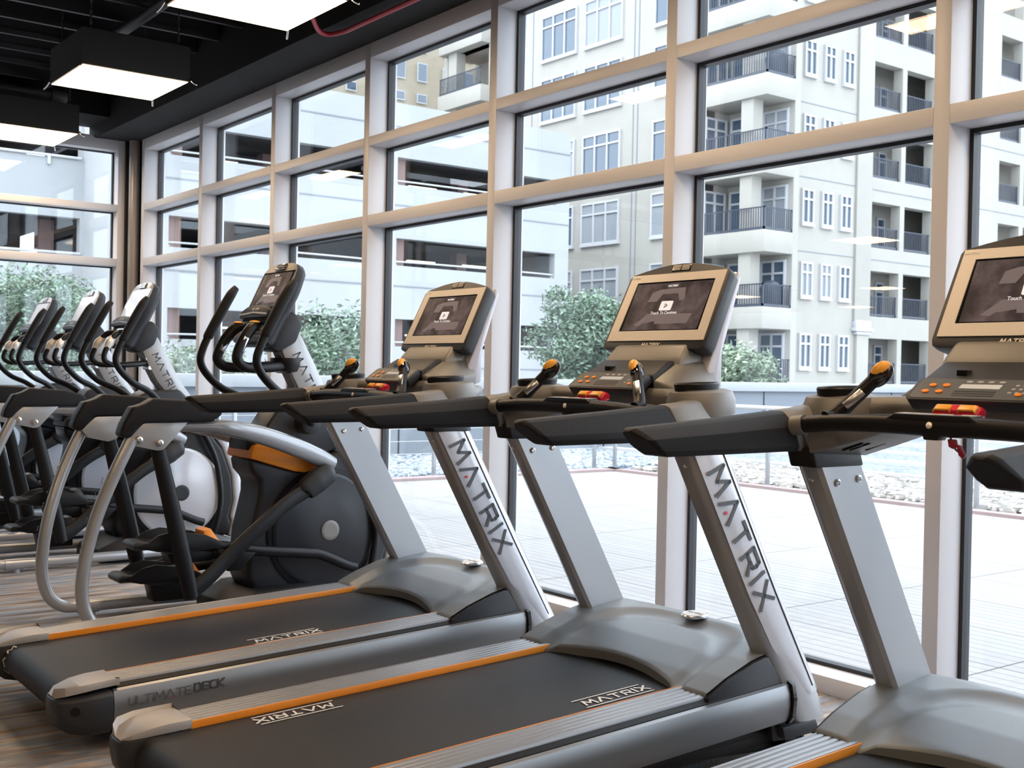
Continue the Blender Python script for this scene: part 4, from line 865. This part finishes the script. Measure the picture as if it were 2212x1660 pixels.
# loose stones near the curb
def stones(name, x0, x1, y0, y1, n, m, label, rs=(.03, .075)):
    mb = MB()
    for k in range(n):
        a = random.uniform(*rs); x = random.uniform(x0, x1); y = random.uniform(y0, y1)
        Rm = Matrix.Rotation(random.uniform(0, pi), 3, 'Z')
        mb.ell((x, y, -.02 + a * .35), (a, a * random.uniform(.6, .9), a * .55), Rm, 7, 4)
    mb.box(x0, x1, y0, y1, -.10, -.02)
    o = build(name, mb, m); tag(o, label, 'gravel', kind='stuff'); return o
M_st = leafmat('pale_stones', (0.25, 0.225, 0.20)); M_stb = leafmat('blue_grey_stones', (0.22, 0.25, 0.29))
stones('river_stones', -9.9, 4.0, 9.28, 11.22, 6500, M_st, 'rounded tan river stones lying beyond the railing in front of the terrace')
stones('grey_stones', -12.6, -10.28, 3.6, 11.1, 5200, M_stb, 'blue grey gravel bed left of the terrace, behind the cable railing', (.025, .055))
for k, y in enumerate((11.3, 12.9, 14.6, 16.5, 18.6, 21.0, 23.6, 26.4)):
    o = build('concrete_kerb', MB().box(-12.8, 10, y, y + .28, -.10, .03 + .01 * k), M_white_rail, smooth=False); tag(o, 'long white kerb line across the gravel beds beyond the terrace railing', 'kerb', 'white kerbs of the gravel beds')
    o = build('gravel_bed', MB().box(-12.8, 10, y + .28, y + (1.6, 1.7, 1.9, 2.1, 2.4, 2.6, 2.8, 3.0)[k], -.10, .0 + .01 * k), M_gravelb, smooth=False); tag(o, 'strip of bluish gravel between white kerbs beyond the terrace', 'gravel', 'bluish gravel strips', 'stuff')
# parapet wall along the far side
pw = empty('parapet_wall', (-13.1, 10, 0)); S = (-13.1, 10, 0)
build('wall', MB().box(-13.25, -13.02, -12, 33, -.3, .86), M_conc2, pw, smooth=False, shift=S)
build('coping', MB().box(-13.32, -12.94, -12, 33, .86, 1.01), M_conc, pw, .01, shift=S)
for k in range(24):
    y = -10 + 1.8 * k; build('panel_joint', MB().box(-13.02, -13.012, y, y + .02, -.06, .86), M_blackp, pw, smooth=False, shift=S)
tag(pw, 'low blue grey parapet wall with a pale coping at the edge of the roof terrace', 'wall')
# steel railing
def railing(name, pts, label, cables):
    r = empty(name, pts[0]); S = pts[0]
    d = Vector(pts[1]) - Vector(pts[0]); n = max(1, round(d.length / 2.28))
    for k in range(n + 1):
        p = Vector(pts[0]) + d * k / n
        q = build('post', MB().box(p.x - .018, p.x + .018, p.y - .018, p.y + .018, .0, .78).box(p.x - .06, p.x + .06, p.y - .06, p.y + .06, -.02, .012), M_steel, r, .004, shift=S)
    build('top_rail', MB().tube([Vector(pts[0]) + Vector((0, 0, .79)), Vector(pts[1]) + Vector((0, 0, .79))], .024, 12), M_white_rail, r, shift=S)
    for z in cables: build('cable', MB().tube([Vector(pts[0]) + Vector((0, 0, z)), Vector(pts[1]) + Vector((0, 0, z))], .004, 6), M_white_rail, r, shift=S)
    tag(r, label, 'railing')
railing('steel_railing', ((-10.0, 9.1, 0), (8.24, 9.1, 0)), 'steel cable railing in front of the river stones, parallel to the windows', (.65, .5, .37, .24, .11))
railing('steel_railing', ((-10.08, 8.85, 0), (-10.08, 0.0, 0)), 'steel cable railing on the left side of the terrace, by the grey gravel', (.65, .5, .37, .24, .11))

# ------------------------------------------------------------------ buildings
def cells(u0, u1, z0, z1, holes):
    us = sorted({u0, u1} | {h[0] for h in holes} | {h[1] for h in holes}); zs = sorted({z0, z1} | {h[2] for h in holes} | {h[3] for h in holes})
    out = []
    for a, b in zip(zs[:-1], zs[1:]):
        run = None
        for c, d in zip(us[:-1], us[1:]):
            m = ((c + d) / 2, (a + b) / 2)
            solid = not any(h[0] < m[0] < h[1] and h[2] < m[1] < h[3] for h in holes)
            if solid: run = (run[0], d) if run else (c, d)
            elif run: out.append((*run, a, b)); run = None
        if run: out.append((*run, a, b))
    return out
# parking garage
GX = -36.9
g = empty('parking_garage', (GX, 25, -3)); S = (GX, 25, -3)
lv = [(1.98, 3.0), (4.98, 6.0), (7.98, 9.0)]
holes = [(a, b, z0, z1) for z0, z1 in lv for a, b in ((22.45, 30.03), (13.8, 21.2))]
mb = MB()
for a, b, c, d in cells(12.4, 30.75, -3, 11.0, holes): mb.box(GX - .35, GX, a, b, c, d)
mb.box(GX - 16, GX - .35, 30.4, 30.75, -3, 11.0).box(GX - 16, GX - .3, 12.4, 30.5, 10.2, 10.4)
build('facade', mb, M_conc, g, smooth=False, shift=S)
mb = MB()
for k in range(1, 5): mb.box(GX - 10, GX - .4, 12.6, 30.3, 3 * k - 3 + .0, 3 * k - 3 + .12)
mb.box(GX - 10.1, GX - 10, 12.6, 30.3, -3, 11)
build('floor_slabs', mb, M_gint, g, smooth=False, shift=S)
for z0, z1 in lv:
    for a, b in ((22.45, 30.03), (13.8, 21.2)):
        build('pier', MB().box(GX - 1.2, GX - .36, a, a + .55, z0 - 1, z1 + .1), M_gpier, g, smooth=False, shift=S)
        build('inner_pier', MB().box(GX - 3.4, GX - 2.9, (a + b) / 2 + .9, (a + b) / 2 + 1.4, z0 - 1, z1 + .1), M_gpier, g, smooth=False, shift=S)
        build('guard_rail', MB().tube([(GX - .15, a + .1, z0 + .04), (GX - .12, a + .25, z0 + .16), (GX - .12, b - .25, z0 + .16), (GX - .15, b - .1, z0 + .04)], .035, 8), M_white_rail, g, shift=S)
        build('strip_lamp', MB().box(GX - 3.0, GX - 2.85, a + 2.3, a + 3.6, z1 - .52, z1 - .46), M_tube, g, smooth=False, shift=S)
        build('strip_lamp', MB().box(GX - 3.0, GX - 2.85, b - 2.6, b - 1.4, z1 - .52, z1 - .46), M_tube, g, smooth=False, shift=S)
for z in (10.1, 7.2, 4.2, 1.2): build('facade_groove', MB().box(GX, GX + .02, 12.4, 30.75, z, z + .05), M_conc2, g, smooth=False, shift=S)
tag(g, 'white concrete parking garage with long dark openings beyond the terrace', 'building')
# garage wing seen through the end wall window
WX = -40.0
g = empty('parking_garage', (WX, 5, -3)); S = (WX, 5, -3)
mb = MB(); holes = [(-12, 11.9, 4.75, 6.0), (-12, 11.9, 7.95, 9.2), (-12, 11.9, 1.6, 2.9)]
for a, b, c, d in cells(-20, 12.4, -3, 9.2, holes): mb.box(WX - .35, WX, a, b, c, d)
mb.box(WX - .35, GX, 12.0, 12.4, -3, 11)
build('facade', mb, M_conc, g, smooth=False, shift=S)
mb = MB(); mb.box(WX - 8, WX - .4, -18, 12, 6.05, 6.2).box(WX - 8, WX - .4, -18, 12, 3.0, 3.15).box(WX - 8.1, WX - 8, -18, 12, -3, 12).box(WX - 8, WX - .4, -18, 12, 9.2, 9.4)
build('floor_slabs', mb, M_gint, g, smooth=False, shift=S)
for z in (4.80, 8.0): build('guard_rail', MB().tube([(WX + .05, -11.9, z), (WX + .05, 11.9, z)], .05, 8), M_white_rail, g, shift=S)
for k in range(9): build('rail_post', MB().box(WX + .03, WX + .09, -10 + 2.6 * k, -9.9 + 2.6 * k, 7.7, 8.0), M_white_rail, g, smooth=False, shift=S)
for k in range(10): build('pier', MB().box(WX - 2.2, WX - 1.6, -11.5 + 2.5 * k, -11.0 + 2.5 * k, 4.6, 6.1), M_gpier, g, smooth=False, shift=S)
tag(g, 'white garage wing with an open dark storey, seen through the end wall window at left', 'building')

# apartment building
ap = empty('apartment_building', (-35, 37, -3)); S = (-35, 37, -3)
AY, BX = 37.0, -32.3
sl = [.92, 4.0, 7.15, 10.35, 13.55, 16.75, 19.95]
mbw = MB()
hA = [(-55.5, -51.5, s - .0, s + 2.3) for s in sl]
for a, b, c, d in cells(-55.9, -35.2, -3, 24, hA): mbw.box(a, b, AY, AY + .5, c, d)
mbw.box(-55.9, -50, AY + 2.2, AY + 2.4, -3, 24).box(-55.9, -51.4, AY, AY + .1, -3, -2.9)
hB = []
for s in sl:
    for a, b in ((44.8, 47.0), (47.35, 49.55), (55.4, 57.4), (57.8, 60.0)): hB.append((a, b, s - .02, s + 2.06))
for a, b, c, d in cells(38.76, 74, -3, 24, hB): mbw.box(BX - .5, BX, a, b, c, d)
mbw.box(BX - 3.5, BX - 2.2, 44.0, 62, -3, 24)           # back of the loggias
mbw.box(-35.7, -35.2, 36.6, 38.6, -3, 24)               # left cheek of the corner balconies
mbw.box(-35.2, -31.52, 38.402, 38.75, -3, 24)
build('stucco_walls', mbw, M_cream, ap, smooth=False, shift=S)
mb = MB()
for s in sl:
    mb.box(BX - 2.3, BX - .4, 44.6, 60.2, s - .4, s - .02)
build('loggia_floor', mb, M_cream, ap, smooth=False, shift=S)
def win(f, u0_, u1_, z0, z1, cols, tz=None, m=M_pane, off=.04):
    """f(u, z, d) -> point; frame with panes as children"""
    mb = MB(); t = .09
    def bx(a, b, c, d, e0, e1):
        P = [f(u, z, e) for u in (a, b) for z in (c, d) for e in (e0, e1)]
        xs = [p[0] for p in P]; ys = [p[1] for p in P]; zs = [p[2] for p in P]
        return min(xs), max(xs), min(ys), max(ys), min(zs), max(zs)
    mb.box(*bx(u0_ - .02, u1_ + .02, z0 - .12, z0 + .001, 0, .14)); mb.box(*bx(u0_, u1_, z1 - t, z1, 0, .1)); mb.box(*bx(u0_, u1_, z0, z0 + t * .8, 0, .1))
    for k in range(cols + 1):
        u = u0_ + (u1_ - u0_ - t) * k / cols; mb.box(*bx(u + .004, u + t - .004, z0 + .03, z1 - .03, .002, .112))
    if tz: mb.box(*bx(u0_ + .01, u1_ - .01, tz, tz + t, .004, .105))
    w = build('window', mb, M_trimw, ap, smooth=False, shift=S)
    build('pane', MB().box(*bx(u0_ + .01, u1_ - .01, z0 + .01, z1 - .01, 0, off)), m, w, smooth=False, shift=S)
    return w
fA = lambda u, z, d: (u, AY - d, z)
fB = lambda u, z, d: (BX + d, u, z)
rows = [(17.05, 19.3), (13.9, 16.1), (10.8, 12.7), (7.4, 9.4), (4.2, 6.2), (1.0, 3.0)]
for i, (z0, z1) in enumerate(rows):
    for a, b in ((-46.8, -44.0), (-43.4, -40.65), (-38.5, -35.9)):
        win(fA, a, b, z0, z1, 3, z1 - .62, M_pane2 if random.random() < .45 else M_pane)
for s in sl[:6]:
    z0 = s + .62
    for a, b in ((39.84, 40.64), (41.18, 41.95), (42.48, 43.28), (50.6, 51.5), (52.3, 53.6)):
        win(fB, a, b, z0, z0 + 1.5, 2, z0 + 1.0, M_pane2 if random.random() < .25 else M_pane)
for s in sl:
    # balcony slab with its upstand, column and iron rail
    build('balcony_slab', MB().box(-35.7, -31.5, 36.6, 38.40, s - .9, s), M_cream, ap, .02, shift=S)
    build('balcony_column', MB().box(-33.0, -32.35, 36.75, 37.35, s - .01, s + 2.31), M_cream, ap, smooth=False, shift=S)
    for y0 in (AY - .15,): build('balcony_slab', MB().box(-55.6, -51.4, AY - .6, AY + 2.2, s - .9, s), M_cream, ap, .02, shift=S)
    build('balcony_column', MB().box(-55.0, -54.2, AY - .3, AY + .3, s, s + 2.3), M_cream, ap, smooth=False, shift=S)
    if s < 19:
        for fn, a, b, hh in ((lambda u, z, d: (u, 36.64 + d, z), -35.2, -31.55, .95), (lambda u, z, d: (-31.54 - d, u, z), 36.64, 38.38, .95), (lambda u, z, d: (u, AY - .55 + d, z), -55.5, -51.5, .95),
                         (lambda u, z, d: (BX - .1 - d, u, z), 44.82, 46.98, .95), (lambda u, z, d: (BX - .1 - d, u, z), 47.37, 49.5, .95), (lambda u, z, d: (BX - .1 - d, u, z), 55.42, 57.38, .95)):
            mb = MB()
            def bb(a0, a1, z0, z1):
                P = [fn(u, z, d) for u in (a0, a1) for z in (z0, z1) for d in (0, .035)]
                mb.box(min(p[0] for p in P), max(p[0] for p in P), min(p[1] for p in P), max(p[1] for p in P), min(p[2] for p in P), max(p[2] for p in P))
            bb(a, b, s + hh - .05, s + hh); bb(a, b, s + .02, s + .12); bb(a, a + .06, s, s + hh); bb(b - .06, b, s, s + hh)
            n = int((b - a) / .13)
            for k in range(n): u = a + (b - a) * (k + .5) / n; bb(u - .012, u + .012, s + .1, s + hh)
            build('balcony_rail', mb, M_iron, ap, smooth=False, shift=S)
    fC = lambda u, z, d: (u, 38.4 - d, z); fD = lambda u, z, d: (-35.2 + d, u, z); fE = lambda u, z, d: (BX - 2.2 + d, u, z)
    win(fC, -35.0, -33.9, s + .05, s + 2.05, 1, s + 1.45); win(fC, -33.15, -31.8, s + .05, s + 2.05, 2, s + 1.45, M_pane2 if s in (13.55, 10.35, 7.15) else M_pane)
    win(fD, 36.85, 38.2, s + .05, s + 2.0, 2, s + 1.45)
    for a in (44.95, 46.2, 47.6, 48.9, 55.7): win(fE, a + .6, a + 1.25, s + .02, s + 1.85, 1, s + 1.35)
build('pilaster', MB().box(BX, BX + .12, 43.6, 44.7, 3.7, 24).box(BX, BX + .16, 43.75, 44.6, -3, 3.1), M_cream, ap, .01, shift=S)
build('pilaster_capital', MB().box(BX, BX + .30, 43.5, 44.8, 3.25, 3.4).box(BX, BX + .22, 43.6, 44.7, 3.4, 3.75).box(BX, BX + .22, 43.65, 44.7, 3.1, 3.25), M_trimw, ap, .02, shift=S)
for x in (-49.6, -48.9, -39.9, -39.6, -47.6): build('wall_groove', MB().box(x, x + .06, AY - .02, AY, -3, 24), M_conc2, ap, smooth=False, shift=S)
for z in (6.55, 9.75, 12.95): build('wall_groove', MB().box(BX, BX + .015, 38.45, 60, z, z + .04), M_conc2, ap, smooth=False, shift=S)
tag(ap, 'cream apartment building with corner balconies and iron railings, right of the garage', 'building')
def bbq(x, y, z, lb):
    o = build('covered_grill', MB().loft([[(x + a * k, y + b * k, z + h) for a, b in ((-.35, -.25), (.35, -.25), (.38, .25), (-.38, .25))] for k, h in ((.95, 0), (1.0, .5), (1.05, .8), (.75, 1.05), (.35, 1.12))]), M_iron, None, .05)
    tag(o, lb, 'grill')
bbq(-32.05, 37.72, 13.62, 'black covered grill standing on the fifth floor corner balcony')
bbq(-32.05, 37.7, 4.02, 'black covered grill on the corner balcony above the bushes')
# tan building behind
tb = empty('tan_building', (-62, 38, -3)); S2 = (-62, 38, -3)
build('brick_walls', MB().box(-80, -62, 26, 50, -3, 34), M_tan, tb, smooth=False, shift=S2)
for zz, hh in ((19.35, 1.05), (18.0, .45), (22.6, 1.05), (21.2, .45), (25.8, 1.05), (16.0, 1.05), (14.6, .45)):
    for y in (30.8, 32.4, 34.0, 35.9, 37.45, 39.05, 40.95, 42.6, 44.2):
        w = build('window', MB().box(-62, -61.9, y - .05, y + .65, zz - .08, zz + hh + .05), M_trimw, tb, smooth=False, shift=S2)
        build('pane', MB().box(-61.95, -61.88, y, y + .6, zz, zz + hh), M_pane, w, smooth=False, shift=S2)
tag(tb, 'tan brick building with small windows rising behind the garage', 'building')

# ------------------------------------------------------------------ trees
def tree(x, y, base, top, rx, ry, n, m, label, leaf=.11, seed=1):
    rnd = random.Random(seed); r = empty('leafy_tree', (x, y, base)); S = (x, y, base)
    tr = MB().tube([(x, y, base), (x + .05, y, base + (top - base) * .4), (x - .05, y + .05, base + (top - base) * .75)], [.12, .08, .03], 8)
    for k in range(7):
        a = rnd.uniform(0, 6.28); h = base + (top - base) * rnd.uniform(.25, .7)
        tr.tube([(x, y, h), (x + rx * .5 * cos(a), y + ry * .5 * sin(a), h + .5)], [.035, .012], 6)
    build('trunk', tr, M_bark, r, shift=S)
    mb = MB(); zc = (base + top) / 2 + .2; hz_ = (top - base) / 2
    blobs = [(x + rnd.uniform(-.62, .62) * rx, y + rnd.uniform(-.62, .62) * ry, zc + rnd.uniform(-.75, .72) * hz_, rnd.uniform(.32, .55)) for _ in range(46)]
    for k in range(n):
        bx_, by_, bz_, br = blobs[k % len(blobs)]
        v = Vector((rnd.gauss(0, 1), rnd.gauss(0, 1), rnd.gauss(0, 1))).normalized() * rnd.uniform(.45, 1) * br * (rx + ry) * .42
        c = Vector((bx_, by_, bz_)) + Vector((v.x, v.y, v.z * 1.0)); d = Vector((rnd.gauss(0, 1), rnd.gauss(0, 1), rnd.gauss(0, .6))).normalized(); w = d.cross(Vector((rnd.gauss(0, 1), rnd.gauss(0, 1), rnd.gauss(0, 1)))).normalized()
        L = leaf * .62 * rnd.uniform(.6, 1.3); mb.add([c - d * L, c + w * L * .35, c + d * L, c - w * L * .35], [(0, 1, 2, 3)])
    build('foliage', mb, m, r, smooth=False, shift=S)
    tag(r, label, 'tree', 'trees behind the parapet')
tree(-19.8, 17.1, -1.0, 3.2, 1.2, 1.2, 22000, M_leaf, 'dense green tree in front of the garage corner, left of the middle treadmill screen', seed=3)
tree(-17.6, 19.6, -1.0, 1.72, 1.15, 1.1, 12000, M_leaf2, 'low pale bush just right of the middle treadmill screen', seed=4)
tree(-23.2, 12.3, -1.0, 2.3, 1.6, 1.4, 17000, M_leaf, 'green bush between the elliptical screen and the farthest treadmill', seed=5)
tree(-26.5, 10.6, -1.0, 1.4, 1.5, 1.3, 9000, M_leaf2, 'low shrub seen just behind the orange-covered elliptical console', seed=6)
tree(-27.3, 7.0, -1.0, 3.5, 1.6, 1.6, 22000, M_leaf, 'tall green tree outside the end wall window at the left edge', seed=8)
tree(-30.0, 4.0, -1.0, 3.2, 2.0, 2.0, 6000, M_leaf, 'tree at the far left beyond the end wall window', seed=10)
